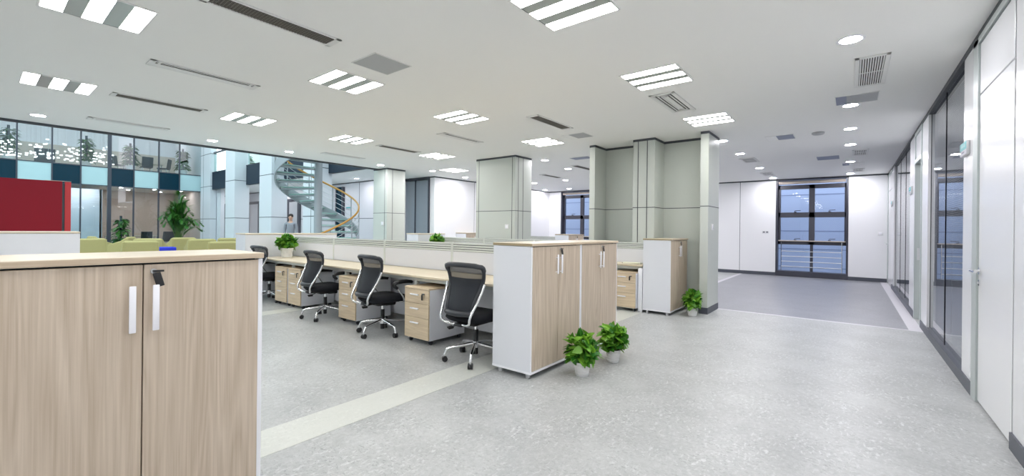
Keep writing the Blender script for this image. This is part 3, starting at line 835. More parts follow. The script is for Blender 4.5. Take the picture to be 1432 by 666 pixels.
# ------------------------------------------------------------------ ceiling fittings
PANELS = [(-4.32, .58, 'three-tube ceiling light panel at the top left corner of the photo'), (-6.98, .62, 'three-tube ceiling light panel nearest the red panel at left'),
          (-4.31, 2.54, 'three-tube ceiling light panel beside the grey square ceiling panel'), (-6.97, 2.55, 'three-tube ceiling light panel between the long slot diffusers at left'),
          (-1.58, 2.58, 'three-tube ceiling light panel at the top middle, the largest'), (-1.58, 4.39, 'three-tube ceiling light panel in front of the square louvred vent'),
          (-4.34, 4.32, 'three-tube ceiling light panel above the nearest office chair'), (-7.03, 4.24, 'three-tube ceiling light panel farther along toward the stair'),
          (-1.58, 6.46, 'three-tube ceiling light panel just before the niche'), (-4.36, 6.4, 'three-tube ceiling light panel right of the middle column top'),
          (-7.06, 6.3, 'three-tube ceiling light panel left of the middle column top'), (-8.4, 8.1, 'three-tube ceiling light panel behind the columns near the white wall'),
          (-1.58, .62, 'three-tube ceiling light panel above the camera'), (-1.58, -1.35, 'unseen three-tube ceiling light panel behind the camera on the right'), (-4.32, -1.35, 'unseen three-tube ceiling light panel behind the camera in the middle'), (-6.98, -1.35, 'unseen three-tube ceiling light panel behind the camera on the left'),  # panels behind the camera are unseen, continuing the grid for extra light
          (-1.58, -3.3, 'unseen three-tube ceiling light panel far behind the camera')]
first = None
for x, y, lb in PANELS:
    if first is None:
        t = thing('ceiling_light_panel', lb, 'ceiling light', (x, y, CZ), 0, 'three-tube light panels'); S = .275
        b = MB(); b.box(-S-.012, -S, -S-.012, S+.012, -.008, -.0005, M['vent']); b.box(S, S+.012, -S-.012, S+.012, -.008, -.0005, M['vent'])
        b.box(-S, S, -S-.012, -S, -.008, -.0005, M['vent']); b.box(-S, S, S, S+.012, -.008, -.0005, M['vent'])
        b.box(-S, -S+.006, -S, S, -.0065, -.0005, M['gap']); b.box(S-.006, S, -S, S, -.0065, -.0005, M['gap']); b.build('frame', t)
        for k_ in (-1, 1): b = MB(); b.box(-S+.006, S-.006, k_*.107-.049, k_*.107+.049, -.006, -.0005, M['diffgrey']); b.box(-S+.006, S-.006, k_*.107-.051, k_*.107-.049, -.0065, -.0005, M['gap']); b.build('reflector', t)
        for k_ in (-1, 0, 1): b = MB(); b.box(-S+.006, S-.006, k_*.213-.056, k_*.213+.056, -.0068, -.001, M['tube']); b.build('lamp_tube', t)
        first = t
    else: copy_thing(first, (x, y, CZ), 0, lb)
DL = [(-.01, 4.45, 'recessed downlight on the right aisle ceiling, nearest the camera'), (-.01, 6.74, 'recessed downlight on the right aisle ceiling, beside a grey hatch'),
      (-.01, 8.25, 'recessed downlight on the right aisle ceiling, third from the camera'), (-.01, 9.74, 'recessed downlight on the right aisle ceiling, fourth from the camera'),
      (-.01, 12.07, 'recessed downlight on the right aisle ceiling, fifth from the camera'), (-.01, 14.5, 'recessed downlight on the right aisle ceiling, nearest the far wall'),
      (-1.76, 8.13, 'recessed downlight right behind the niche fin'), (-1.76, 9.65, 'recessed downlight second behind the niche fin'), (-1.77, 12.07, 'recessed downlight third behind the niche fin'), (-1.78, 14.5, 'recessed downlight above the left edge of the far window'),
      (-9.23, .62, 'recessed downlight by the atrium edge above the red panel'), (-9.25, 2.78, 'recessed downlight by the atrium edge, second from the left'), (-9.23, 4.15, 'recessed downlight by the atrium edge above the spiral stair'),
      (-9.25, 6.39, 'recessed downlight in front of the left column'), (-8.98, 7.86, 'recessed downlight just behind the left column'), (-9.25, 9.4, 'recessed downlight by the left white wall near the blue grey blind'),
      (-5.45, 8.09, 'recessed downlight behind the middle column, nearest'), (-5.72, 9.56, 'recessed downlight behind the middle column, second'), (-7.09, 11.7, 'recessed downlight deep behind the middle column'),
      (-8.44, 14.2, 'recessed downlight above the left far window'), (-8.4, 11.85, 'recessed downlight near the far left white wall'), (-9.55, 14.2, 'recessed downlight in the far left ceiling corner'),
      (-3.9, 10.4, 'recessed downlight hidden behind the niche'), (-3.9, 13.2, 'recessed downlight hidden behind the niche at the far wall'), (-5.7, 13.2, 'recessed downlight hidden before the far wall'),
      (-.01, 2.2, 'recessed downlight on the right aisle above the camera'), (-.01, -.4, 'recessed downlight on the right aisle behind the camera'), (-.01, -3, 'recessed downlight on the right aisle far behind the camera')]
def make_down(loc, lb, grp):
    t = thing('downlight', lb, 'downlight', loc, 0, grp)
    b = MB(); b.lathe([(.075, -.0005), (.098, -.0005), (.098, -.004), (.085, -.007), (.075, -.006)], M['lam_edge'], 24, caps=False); b.build('trim_ring', t, 40)
    b = MB(); b.lathe([(.0748, -.0008), (.0748, -.0048), (.01, -.0062)], M['spot'], 24); b.build('lens', t, 40)
    return t
first = None
for x, y, lb in DL:
    if first is None: first = make_down((x, y, CZ), lb, 'recessed downlights')
    else: copy_thing(first, (x, y, CZ), 0, lb)
def diffuser(x, y, kind, lb, W=.2, L=.96):
    t = thing('slot_diffuser', lb, 'air vent', (x, y, CZ), 0, 'slot diffusers'); w, l = W/2, L/2; v = M['vent']
    b = MB(); b.box(-w, -w+.022, -l, l, -.01, -.0005, v); b.box(w-.022, w, -l, l, -.01, -.0005, v); b.box(-w, w, -l, -l+.05, -.01, -.0005, v); b.box(-w, w, l-.05, l, -.01, -.0005, v); b.build('frame', t, bevel=.002)
    b = MB(); b.box(-w+.022, w-.022, -l+.05, l-.05, -.003, -.0005, M['ventdark']); b.build('shade_plate', t)  # flush dark plate painted as the shaded duct interior
    b = MB()
    if kind == 'grid':
        n = 7
        for i in range(1, n): xx = -w+.022+(W-.044)*i/n; b.box(xx-.003, xx+.003, -l+.05, l-.05, -.008, -.003, M['ventslat'])
        m = 40
        for i in range(1, m): yy = -l+.05+(L-.1)*i/m; b.box(-w+.022, w-.022, yy-.002, yy+.002, -.0075, -.003, M['ventslat'])
    else:
        b.box(-w+.022, -w+.105, -l+.05, l-.05, -.0085, -.003, v); b.box(w-.06, w-.052, -l+.05, l-.05, -.008, -.003, v)
        for yy in (-l+.07, l-.09): b.box(-w+.1, w-.022, yy, yy+.02, -.008, -.003, v)
    b.build('grille', t)
for a in [(-3.47, 1.46, 'grid', 'dark grid slot diffuser at the top of the photo, the longest in view'), (-5.3, 1.54, 'slot', 'slot diffuser second in from the longest, with a white blade'),
          (-6.96, 1.53, 'grid', 'dark grid slot diffuser at the left, third from the longest'), (-8.8, 1.55, 'slot', 'thin slot diffuser nearest the atrium edge at left'),
          (-8.75, 5.1, 'slot', 'thin slot diffuser near the spiral stair'), (-7.06, 5.3, 'grid', 'dark slot diffuser just before the left column'),
          (-5.33, 5.3, 'slot', 'slot diffuser just before the middle column, with a white blade'), (-3.47, 5.3, 'grid', 'dark slot diffuser right of the middle column'),
          (-5.3, 9.6, 'grid', 'dark slot diffuser seen through the gap between columns'), (-6.9, 10.6, 'grid', 'dark slot diffuser deep beyond the middle column')]: diffuser(*a)
def sq_vent(x, y, W, L, lb, kind='lin'):
    t = thing('square_vent', lb, 'air vent', (x, y, CZ), 0, 'louvred vents'); w, l = W/2, L/2; v = M['vent']; e = .035
    b = MB(); b.box(-w, -w+e, -l, l, -.012, -.0005, v); b.box(w-e, w, -l, l, -.012, -.0005, v); b.box(-w, w, -l, -l+e, -.012, -.0005, v); b.box(-w, w, l-e, l, -.012, -.0005, v); b.build('frame', t, bevel=.003)
    b = MB(); b.box(-w+e, w-e, -l+e, l-e, -.003, -.0005, M['ventdark']); b.build('shade_plate', t)  # dark plate behind the louvres, duct shade painted in
    b = MB()
    if kind == 'lin':
        n = 10
        for i in range(n): xx = -w+e+(W-2*e)*(i+.5)/n; b.box(xx-.005, xx+.005, -l+e, l-e, -.010, -.003, v)
        b.box(-w+e, w-e, -.004, .004, -.009, -.003, v)
    else:
        for i, q in enumerate((.0, .035, .07)):
            b.box(-w+e+q, -w+e+q+.016, -l+e+q, l-e-q, -.010, -.003, v); b.box(w-e-q-.016, w-e-q, -l+e+q, l-e-q, -.010, -.003, v)
            b.box(-w+e+q, w-e-q, -l+e+q, -l+e+q+.014, -.010, -.003, v); b.box(-w+e+q, w-e-q, l-e-q-.014, l-e-q, -.010, -.003, v)
        b.box(-.02, .03, -l+.14, l-.14, -.009, -.003, v)
    b.build('louvres', t)
sq_vent(-1.72, 5.36, .29, .88, 'large louvred vent between two light panels before the niche', 'conc')
sq_vent(.145, 5.45, .25, .98, 'louvred vent on the right aisle ceiling with dark slots, nearest', 'lin')
sq_vent(-1.75, 10.63, .3, .66, 'louvred vent behind the niche fin, nearer', 'lin'); sq_vent(-1.76, 13.4, .3, .66, 'louvred vent above the far window', 'lin')
sq_vent(.14, 10.78, .25, .7, 'louvred vent on the right aisle ceiling, middle of three', 'lin'); sq_vent(.14, 13.74, .25, .62, 'louvred vent on the right aisle ceiling, farthest', 'lin')
def hatch(x, y, W, L, m1, m2, lb, split=.0):
    t = thing('ceiling_hatch', lb, 'access panel', (x, y, CZ), 0, 'ceiling hatches'); w, l = W/2, L/2
    b = MB(); e = .008; v = M['vent']
    b.box(-w, -w+e, -l, l, -.006, -.0005, v); b.box(w-e, w, -l, l, -.006, -.0005, v); b.box(-w, w, -l, -l+e, -.006, -.0005, v); b.box(-w, w, l-e, l, -.006, -.0005, v); b.build('frame', t)
    b = MB(); b.box(-w+e, w-e, -l+e, l-e, -.004, -.0005, m1)
    if split: b.box(-w+e, -w+e+split, -l+e, l-e, -.005, -.004, m2)
    b.build('panel', t)
hatch(-3.56, 2.46, .39, .41, M['hatch'], M['hatch'], 'plain grey square ceiling panel above the chair row')
hatch(.045, 6.45, .4, .42, M['hatch'], M['hatch_blue'], 'grey ceiling hatch on the right aisle with a darker end', .1)
hatch(-.93, 8.38, .4, .4, M['hatch_blue'], M['ceiling'], 'half white half blue grey ceiling hatch before the far window', .15)
hatch(-3.6, 6.31, .42, .36, M['hatch'], M['ceiling'], 'grey and white ceiling hatch before the niche', .12)
hatch(-.38, 11.2, .39, .55, M['hatch_blue'], M['hatch_blue'], 'blue grey ceiling hatch near the far window')
hatch(-4.63, 8.3, .46, .3, M['hatch_blue'], M['hatch_blue'], 'blue grey ceiling hatch beyond the left niche fin')
hatch(.04, 12.5, .4, .4, M['ceiling'], M['hatch_blue'], 'pale ceiling hatch on the right aisle close to the far wall', .12)
b = MB(); b.lathe([(.085, -.0005), (.085, -.02), (.07, -.032), (.03, -.036)], M['hatch'], 24)
tag(b.build('smoke_detector', smooth=40, loc=(-.41, 8.3, CZ)), 'grey round smoke detector on the ceiling before the far window', 'smoke detector')

# ------------------------------------------------------------------ blue grey blind behind the left column
w = thing('window_8', None, None, (-11.3, 8.66, 0), kind='structure')
b = MB(); b.box(0, 1.25, .11, .12, .05, CZ-.03, M['glass']); b.build('pane', w)
b = MB(); b.box(0, .04, 0, .1, 0, CZ, M['frame']); b.box(1.2, 1.25, 0, .1, 0, CZ, M['frame']); b.box(.04, 1.2, 0, .1, CZ-.08, CZ, M['frame']); b.box(.58, .6, 0, .06, 0, CZ-.08, M['frame']); b.box(.04, 1.2, 0, .1, 0, .1, M['frame']); b.build('window_frame', w)
s = MB(); z = .12
while z < CZ-.1: s.box(.04, 1.2, .03, .05, z, z+.0215, M['blind_dark']); z += .024
s.build('venetian_blind', w)
b = MB(); b.box(-11.3, -10.05, 8.85, 9.0, 0, CZ, M['wall']); struct('wall_blind_room', b)

# ------------------------------------------------------------------ atrium: curtain wall
XC = -28.5; ys = [-2.6, -1.6, -.6, .35, 1.30, 2.35, 3.28, 4.28, 5.19, 6.19, 7.07, 8.08]
Z1, Z2, ZT = 3.22, 4.11, 7.4
for i in range(len(ys)-1):
    w = thing('window_%d' % (i+9), None, None, (XC, ys[i], 0), kind='structure'); L = ys[i+1]-ys[i]
    b = MB(); b.box(-.02, 0, .02, L-.02, .05, Z1, M['glass_curtain']); b.build('lower_pane', w)
    b = MB(); b.box(-.02, 0, .02, L-.02, Z2, ZT, M['glass_curtain']); b.build('upper_pane', w)
    b = MB(); b.box(-.03, 0, .02, L-.02, Z1+.02, Z2-.02, M['ltblue'] if i % 2 == 0 else M['teal']); b.build('spandrel', w)
    b = MB(); f_ = M['frame']
    wide = .07 if i in (7,) else .025
    b.box(-.1, .03, -wide, wide, 0, ZT, f_)
    for z in (Z1, Z2): b.box(-.06, .02, .02, L-.02, z-.02, z+.02, f_)
    b.box(-.06, .02, .02, L-.02, 0, .05, f_); b.box(-.06, .02, .02, L-.02, ZT-.05, ZT, f_)
    b.build('window_frame', w)
b = MB(); b.box(-34, -28.6, -6, 8.3, 3.3, 4.0, M['beige']); struct('floor_upper', b)
b = MB(); b.box(-34, -28.55, -6, 8.3, ZT, ZT+.3, M['ceiling']); struct('ceiling_upper', b)
b = MB(); b.box(-34, -33.6, -6, 8.3, 4.0, 5.6, M['beige']); b.box(-34, -33.6, -6, 8.3, 5.6, ZT, M['wall']); b.box(-34, -33.6, -6, 8.3, 0, 3.3, M['brown']); struct('wall_meeting_room', b)
b = MB(); b.box(-33.6, -28.7, 8.1, 8.3, 0, 3.3, M['brown']); b.box(-33.6, -28.7, 8.1, 8.3, 4.0, ZT, M['wall']); struct('wall_meeting_side', b)
b = MB(); b.box(-29.9, -29.7, 1.0, 4.18, 0, 3.1, M['wall']); b.box(-33.6, -29.7, 4.1, 4.2, 0, 3.1, M['wall']); struct('wall_white_booth', b)
b = MB(); b.box(-34, -28.5, -6, -5.8, 0, ZT, M['wall']); struct('wall_meeting_end', b)
b = MB(); b.box(-34, -9.9, -6.2, -6, 0, 8.5, M['wall']); struct('wall_atrium_rear', b)
b = MB(); b.box(-9.96, -9.7, -6, 7.6, CZ+.25, 8.5, M['wall']); struct('wall_atrium_office', b)
b = MB(); b.box(-28.5, -9.7, -6, 12.5, 8.5, 8.6, M['glass_rail']); struct('ceiling_skylight', b)
# warm lamps of the meeting room and the upper room
def lamp_row(pts, z, prefix, grp):
    for i, (x, y) in enumerate(pts): c = copy_thing(first, (x, y, z), 0, prefix % i if '%' in prefix else prefix); c['group'] = grp
lamp_row([(-30.3, 5.0), (-30.3, 6.4), (-30.3, 7.6), (-32, 5.6), (-32, 7.0)], 3.3, 'small recessed downlight in the brown meeting room ceiling behind the curtain wall', 'meeting room downlights')
lamp_row([(-30, 0), (-30, 2), (-30, 4), (-30, 6), (-32, 1), (-32, 3), (-32, 5), (-32, 7)], ZT, 'small recessed downlight in the upper room ceiling behind the curtain wall', 'upper room downlights')
lamp_row([(2.4, y_) for y_ in (1, 3.2, 5.4, 7.6, 9.8, 12, 14.2)], CZ, 'added unseen downlight inside the office behind the glass partition', 'added office downlights')  # unseen lamps added to brighten the blinds behind the partition
lamp_row([(-29.1, 1.6), (-29.1, 2.8), (-29.1, 3.7)], 3.3, 'small recessed downlight in front of the white booth behind the curtain wall', 'booth downlights')

# ------------------------------------------------------------------ atrium: right side with balcony
b = MB(); b.box(-28.5, -9.7, 8.1, 8.25, 3.27, 4.17, M['fascia']); b.box(-28.5, -9.7, 8.09, 8.26, 4.17, 4.2, M['frame']); struct('trim_7', b)
b = MB(); b.box(-36, -11.3, 8.3, 12.2, 3.27, 3.4, M['ceiling']); b.box(-36, -11.3, 8.3, 12.2, 3.95, 4.12, M['floor']); struct('ceiling_balcony', b)
b = MB(); b.box(-36, -11.3, 10.3, 10.5, 0, 3.27, M['atrium_col'])
for x in (-30, -25.0, -20.4, -19.2, -16.4, -15.0, -13.6, -12.5): b.box(x-.012, x+.012, 10.295, 10.3, .1, 3.27, M['gap'])
b.box(-36, -11.3, 10.294, 10.3, 1.69, 1.71, M['gap']); b.box(-36, -11.3, 10.29, 10.3, 3.23, 3.27, M['gap'])
b.box(-28.0, -26.3, 8.32, 8.5, 0, 3.27, M['atrium_col'])
struct('wall_lobby', b)
b = MB(); b.box(-36, -9.7, 12.2, 12.4, 3.27, 8.5, M['column'])
struct('wall_upper_lobby', b)
b = MB(); b.box(-11.3, -11.2, 8.3, 12.4, 0, CZ+.4, M['wall']); struct('wall_lobby_side', b)
for nm, x0, x1, sf in (('wall_pier_corner', -28.45, -26.9, (-28.0,)), ('wall_pier_west', -23.5, -22.35, ()), ('wall_pier_centre', -19.62, -18.45, ()), ('wall_pier_stair', -15.8, -14.9, (-15.2,))):
    b = MB(); k = M['atrium_col']; y0, y1 = (7.62, 8.24) if nm != 'wall_pier_corner' else (8.02, 8.3)
    b.box(x0, x1, y0, y1, 0, 8.5, k)
    for z in (1.7, 3.45, 5.2): b.box(x0-.004, x1+.004, y0-.004, y1, z-.012, z+.012, M['gap'])
    for x in sf: b.box(x-.01, x+.01, y0-.004, y0, 0, 8.5, M['gap'])
    struct(nm, b)
# balustrades between the piers
for i, (x0, x1) in enumerate(((-26.85, -23.55), (-22.3, -19.67), (-18.4, -15.85), (-14.85, -9.95))):
    t = thing('glass_balustrade', ['glass balustrade on the upper balcony next to the curtain wall', 'glass balustrade on the upper balcony, second from the curtain wall', 'glass balustrade on the upper balcony behind the stair top', 'glass balustrade on the upper balcony above the left column'][i], 'balustrade', (x0, 8.17, 4.2), 0, 'balcony balustrades')
    L = x1-x0
    b = MB(); b.box(0, L, -.008, .008, .0, 1.0, M['glass_rail']); b.build('pane', t)
    b = MB(); b.bbox(0, L, -.04, .04, 1.0, 1.075, M['frame'], .006); b.build('handrail', t, 40)
# lobby doors
def lobby_door(n, x0, x1, leafm):
    d = thing('door_%d' % n, None, None, (x0, 10.24, 0), kind='structure'); L = x1-x0
    b = MB(); b.box(0, .3, 0, .05, 0, 2.75, M['frame']); b.box(L-.16, L, 0, .05, 0, 2.75, M['frame']); b.box(.3, L-.16, 0, .05, 2.6, 2.75, M['frame']); b.build('door_frame', d)
    b = MB(); b.box(.3, L-.16, .015, .045, .01, 2.6, leafm); b.build('door_leaf', d)
lobby_door(4, -33.2, -31.7, M['door_in']); lobby_door(5, -28.1, -26.4, M['door_in'])
d = thing('door_6', None, None, (-22.95, 10.24, 0), kind='structure')
b = MB(); b.box(.0, .2, 0, .05, 0, 2.75, M['frame']); b.box(1.12, 1.4, 0, .05, 0, 2.75, M['frame']); b.box(.2, 1.12, 0, .05, 2.6, 2.75, M['frame']); b.build('door_frame', d)
b = MB(); b.box(.2, 1.12, .02, .045, .01, 2.6, M['door_in']); b.build('door_leaf', d)
w = thing('window_30', None, None, (-18.15, 10.2, 0), kind='structure')
b = MB(); b.box(0, .05, 0, .1, 0, 3.1, M['frame']); b.box(.5, .62, 0, .1, 0, 3.1, M['frame']); b.build('window_frame', w)
b = MB(); b.box(.05, .5, .03, .05, 0, 3.1, M['teal']); b.build('pane', w)
for x, lb in ((-23.4, 'small lobby door sign left of the standing person'), (-17.2, 'teal lobby door sign seen right of the stair')):
    b = MB(); b.bbox(-.2, .2, -.02, -.001, -.06, .06, M['grey_sign'], .003); b.bbox(-.2, .2, -.021, -.0205, .0, .055, M['teal_sign'], .0001, 1)
    tag(b.build('door_sign', smooth=30, loc=(x, 10.3, 2.15)), lb, 'sign')
lamp_row([(-25.5, 9.2), (-21.2, 9.2), (-17.4, 9.2), (-13.6, 9.2), (-15.5, 9.6), (-23, 9.6)], 3.27, 'recessed downlight under the lobby balcony', 'lobby downlights')

# ------------------------------------------------------------------ red panel
t = thing('red_display_panel', 'tall red display panel behind the white cabinet at the left edge', 'display panel', (-12.0, -1.6, 0))
b = MB(); b.bbox(-.08, .0, 0, 2.73, 0, 2.14, M['red'], .004); b.build('panel', t, 30)
b = MB(); b.bbox(-.08, .0, 2.765, 2.85, 0, 2.135, M['red2'], .004); b.build('edge_post', t, 30)
b = MB(); b.box(-.06, -.02, 2.73, 2.765, 0, 2.1, M['gap']); b.build('joint_strip', t)
b = MB(); b.box(-.08, 0, 2.5, 2.85, 2.141, 2.15, M['tan']); b.build('top_cap', t)

# ------------------------------------------------------------------ spiral stair
SX, SY, SR = -12.25, 6.35, 1.13
t = thing('spiral_stair', 'grey steel spiral stair with glass treads and a wooden handrail in the atrium', 'staircase', (SX, SY, 0))
b = MB(); b.cyl((0, 0, 0), (0, 0, 4.6), .11, M['steel'], n=28); b.cyl((0, 0, 0), (0, 0, .02), .2, M['steel'], n=28); b.build('centre_pole', t, 40)
# angles: 0 = photo right, 90 = away from the camera; z rises counter-clockwise
vd = Vector((SX, SY, 0)).normalized(); rg = Vector((vd.y, -vd.x, 0))
def sp(deg, rad, z):
    a = math.radians(deg); p = rg*math.cos(a)*rad+vd*math.sin(a)*rad; return Vector((p.x, p.y, z))
def zs(deg): return 1.08+.86*deg/90
d0, d1 = -113, 320
NT = 23
for i in range(NT):
    a = d0+10+(d1-d0-10)*i/(NT-1); z = zs(a)
    da = (d1-d0)/NT*.56
    b = MB(); P = [sp(a-da, .12, z), sp(a-da, SR-.05, z), sp(a, SR-.035, z), sp(a+da, SR-.05, z), sp(a+da, .12, z)]
    n_ = len(P); vs = [p for p in P]+[p-Vector((0, 0, .03)) for p in P]
    b.add(vs, [tuple(range(n_)), tuple(range(2*n_-1, n_-1, -1))]+[(k_, k_+n_, (k_+1) % n_+n_, (k_+1) % n_) for k_ in range(n_)], M['tread']); tr = b.build('tread', t)
    b = MB()
    for o in (-da*.75, da*.75): b.tube([sp(a+o, .1, z-.055), sp(a+o, SR-.03, z-.055)], .022, M['steel'], 6)
    b.build('tread_bracket', tr, 40)
# outer stringer: a curved plate
b = MB(); vs = []; n_ = 90
for i in range(n_+1):
    a = d0+(d1-d0)*i/n_
    for rr, dz in ((SR-.02, -.17), (SR+.01, -.17), (SR+.01, .13), (SR-.02, .13)): vs.append(sp(a, rr, zs(a)+dz))
fs = []
for i in range(n_):
    for k_ in range(4): fs.append((i*4+k_, i*4+(k_+1) % 4, (i+1)*4+(k_+1) % 4, (i+1)*4+k_))
fs += [(0, 1, 2, 3), tuple(n_*4+k_ for k_ in (3, 2, 1, 0))]
b.add(vs, fs, M['steel']); b.build('stringer', t, 40)
b = MB(); b.tube([sp(a, SR-.005, zs(a)+.87) for a in range(d0, d1, 5)], .028, M['rail_wood'], 10); b.build('handrail', t, 60)
for i in range(13):
    a = d0+4+(d1-d0-8)*i/12
    b = MB(); b.cyl(sp(a, SR-.005, zs(a)+.1), sp(a, SR-.005, zs(a)+.86), .016, M['steel'], n=10); b.build('baluster', t, 40)
for k_ in range(4):
    b = MB(); h_ = .27+k_*.15; b.tube([sp(a, SR-.005, zs(a)+h_) for a in range(d0, d1, 6)], .007, M['silver'], 6); b.build('wire_rail', t, 60)

# ------------------------------------------------------------------ lounge seats
def make_armchair(loc, rz, label, group, W=.9):
    # local: faces +y, back at -y
    t = thing('lounge_armchair', label, 'armchair', loc, rz, group); o = M['olive']
    b = MB(); b.bbox(-W/2+.12, W/2-.12, -.26, .36, .22, .42, o, .05, 3); b.build('seat_cushion', t, 40)
    b = MB()
    b.prism([(-.36, .2), (-.30, .2), (-.24, .78), (-.27, .82), (-.33, .82), (-.38, .77)], 'x', -W/2+.05, W/2-.05, o)
    b.build('backrest', t, 30, bevel=.03)
    for s in (-1, 1):
        b = MB(); x0, x1 = (s*W/2, s*(W/2-.11))
        b.prism([(-.36, .16), (.36, .16), (.34, .48), (-.10, .66), (-.26, .79), (-.36, .79)], 'x', min(x0, x1), max(x0, x1), o); b.build('arm', t, 30, bevel=.03)
    for x in (-W/2+.1, W/2-.1):
        for y in (-.28, .28): b = MB(); b.cyl((x, y, 0), (x, y, .2), .018, M['chrome'], n=10); b.build('leg', t, 40)
    return t
LG = 'olive lounge armchairs in the atrium'
ac = None
for x, y, rz, lb in [(-21.64, 2.67, 1.7, 'olive armchair nearest the red panel, partly behind the front cabinet'),
                     (-25.48, 3.59, 0.1, 'olive armchair second from the red panel with its seat showing'),
                     (-24.0, 3.99, 2.7, 'olive armchair turned aside below the dark potted plant'),
                     (-17.93, 3.43, 1.45, 'olive armchair with a long low back in the middle of the lounge'),
                     (-20.94, 4.36, 1.0, 'olive armchair just behind the long low backed one'),
                     (-22.07, 5.51, 1.75, 'olive armchair with a tall back in front of the big palm'),
                     (-19.51, 5.5, 1.5, 'olive armchair right of the tall backed one'),
                     (-16.05, 5.17, 1.35, 'olive armchair at the right end of the lounge, nearer'),
                     (-20.65, 6.89, 1.3, 'olive armchair at the right end of the lounge, farther')]:
    if ac is None: ac = make_armchair((x, y, 0), rz, lb, LG)
    else: copy_thing(ac, (x, y, 0), rz, lb)
t = thing('lounge_stool', 'small blue upholstered stool between the olive armchairs', 'stool', (-19.76, 4.53, 0))
b = MB(); b.bbox(-.25, .25, -.25, .25, .3, .52, M['blue'], .04, 3); b.build('seat', t, 40)
for x in (-.2, .2):
    for y in (-.2, .2): b = MB(); b.cyl((x, y, 0), (x, y, .31), .015, M['chrome']); b.build('leg', t, 40)
# palm
def palm(loc, h, label, n, seed, spread):
    R = random.Random(seed); t = thing('potted_palm', label, 'palm', loc)
    b = MB(); b.lathe([(.2, 0), (.26, .4), (.27, .42), (.24, .42), (.23, .38)], M['pot'], 24); b.build('pot', t, 30)
    fo = MB(); st = MB()
    for i in range(n):
        a = 2*PI*i/n*2.4+R.uniform(-.2, .2); q = (i+.5)/n; top = h*R.uniform(.7, 1.0)*(1-.4*q); out = spread*(.12+.88*q)*R.uniform(.7, 1.1)
        p0 = Vector((R.uniform(-.08, .08), R.uniform(-.08, .08), .4)); d = Vector((math.cos(a), math.sin(a), 0))
        pts = smoothpath([p0, p0+d*out*.25+Vector((0, 0, (top-.4)*.55)), p0+d*out*.65+Vector((0, 0, (top-.4)*.9)), p0+d*out+Vector((0, 0, (top-.4)*(1.02-.3*q)))], 6)
        st.tube(pts, [.012*(1-k_/len(pts)*.8) for k_ in range(len(pts))], M['stem'], 5)
        for k_ in range(5, len(pts)-1):
            tg = (pts[k_+1]-pts[k_]).normalized(); sd = tg.cross(Vector((0, 0, 1))).normalized(); L = .42*math.sin(PI*(.15+.8*k_/len(pts)))
            for sg in (-1, 1):
                for hlf in (0, .5):
                    leaf(fo, pts[k_].lerp(pts[k_+1], hlf), (sd*sg*.8+tg*1.1+Vector((0, 0, .2))), Vector((0, 0, 1)), L, .034, M['palm'], .35, .2)
    fo.build('fronds', t, 60, fix=False); st.build('stems', t, 60)
    return t
palm((-25.4, 6.25, 0), 3.0, 'tall green palm in the atrium before the curtain wall', 34, 4, 1.0)
def tall_plant(loc, label, h, seed, rad=.42, n=150):
    R = random.Random(seed); t = thing('tall_potted_plant', label, 'plant', loc, 0, 'tall plants on moss poles')
    b = MB(); b.lathe([(.17, 0), (.21, .42), (.22, .44), (.2, .44), (.19, .4)], M['pot'], 24); b.build('pot', t, 30)
    b = MB(); b.cyl((0, 0, .4), (0, 0, h), .045, M['pole'], n=12); b.build('moss_pole', t, 40)
    fo = MB()
    for i in range(n):
        q = R.random(); z = .5+(h*.92-.5)*q; a = R.uniform(0, 2*PI); rr = rad*R.uniform(.2, 1)*(1.05-.55*q)
        d = Vector((math.cos(a), math.sin(a), R.uniform(-.5, .3)))
        L = R.uniform(.2, .32); leaf(fo, Vector((math.cos(a)*rr*.6, math.sin(a)*rr*.6, z)), d, Vector((R.uniform(-.3, .3), R.uniform(-.3, .3), 1)), L, L*.5, M['leaf_dark'], .4, .2, 6)
    fo.build('foliage', t, 70, fix=False)
tall_plant((-29.65, 1.1, 4.0), 'tall leafy plant behind the upper glass at the far left', 1.75, 21)
tall_plant((-29.65, 3.6, 4.0), 'tall leafy plant behind the upper glass, second from the left', 1.7, 22)
tall_plant((-29.65, 5.25, 4.0), 'tall leafy plant behind the upper glass beside the desk chairs', 1.6, 23)
tall_plant((-29.65, 7.5, 4.0), 'tall leafy plant behind the upper glass at its right end', 1.65, 24)
tall_plant((-27.2, 4.5, 0), 'dark leafy plant at ground level before the brown meeting room', 1.75, 25)
for x, y, lb, s in ((-24.4, 8.9, 'small potted plant on the upper balcony next to the curtain wall', 31), (-20.4, 8.9, 'small potted plant on the upper balcony between two piers', 32)):
    bushy((x, y, 4.121), lb, .4, 1.0, .2, .3, 70, s, 'leaf_dark', lsize=.24)
# simple shell chairs and tables seen through the glass
def shell_chair(loc, rz, lb, grp):
    t = thing('meeting_chair', lb, 'chair', loc, rz, grp)
    b = MB(); b.bbox(-.24, .24, -.22, .24, .42, .48, M['dgrey'], .02); b.build('seat', t, 40)
    b = MB(); b.prism([(-.24, .46), (-.19, .46), (-.26, .98), (-.31, .98)], 'x', -.24, .24, M['dgrey']); b.build('backrest', t, 30, bevel=.02)
    for x in (-.2, .2):
        for y in (-.18, .2): b = MB(); b.cyl((x, y, 0), (x, y, .43), .013, M['chrome'], n=8); b.build('leg', t, 40)
    return t
sc_ = shell_chair((-29.9, 5.95, 4.0), 1.6, 'dark chair facing away behind the upper glass', 'chairs behind the curtain wall')
copy_thing(sc_, (-29.9, 6.7, 4.0), 2.6, 'dark chair turned sideways behind the upper glass')
copy_thing(sc_, (-30.2, 4.85, 4.0), -.9, 'dark chair left of the upper leafy plant')
copy_thing(sc_, (-29.7, 5.9, 0), 1.6, 'dark chair facing away in the brown meeting room')
copy_thing(sc_, (-30.2, 6.7, 0), 2.3, 'dark chair near the palm in the brown meeting room')
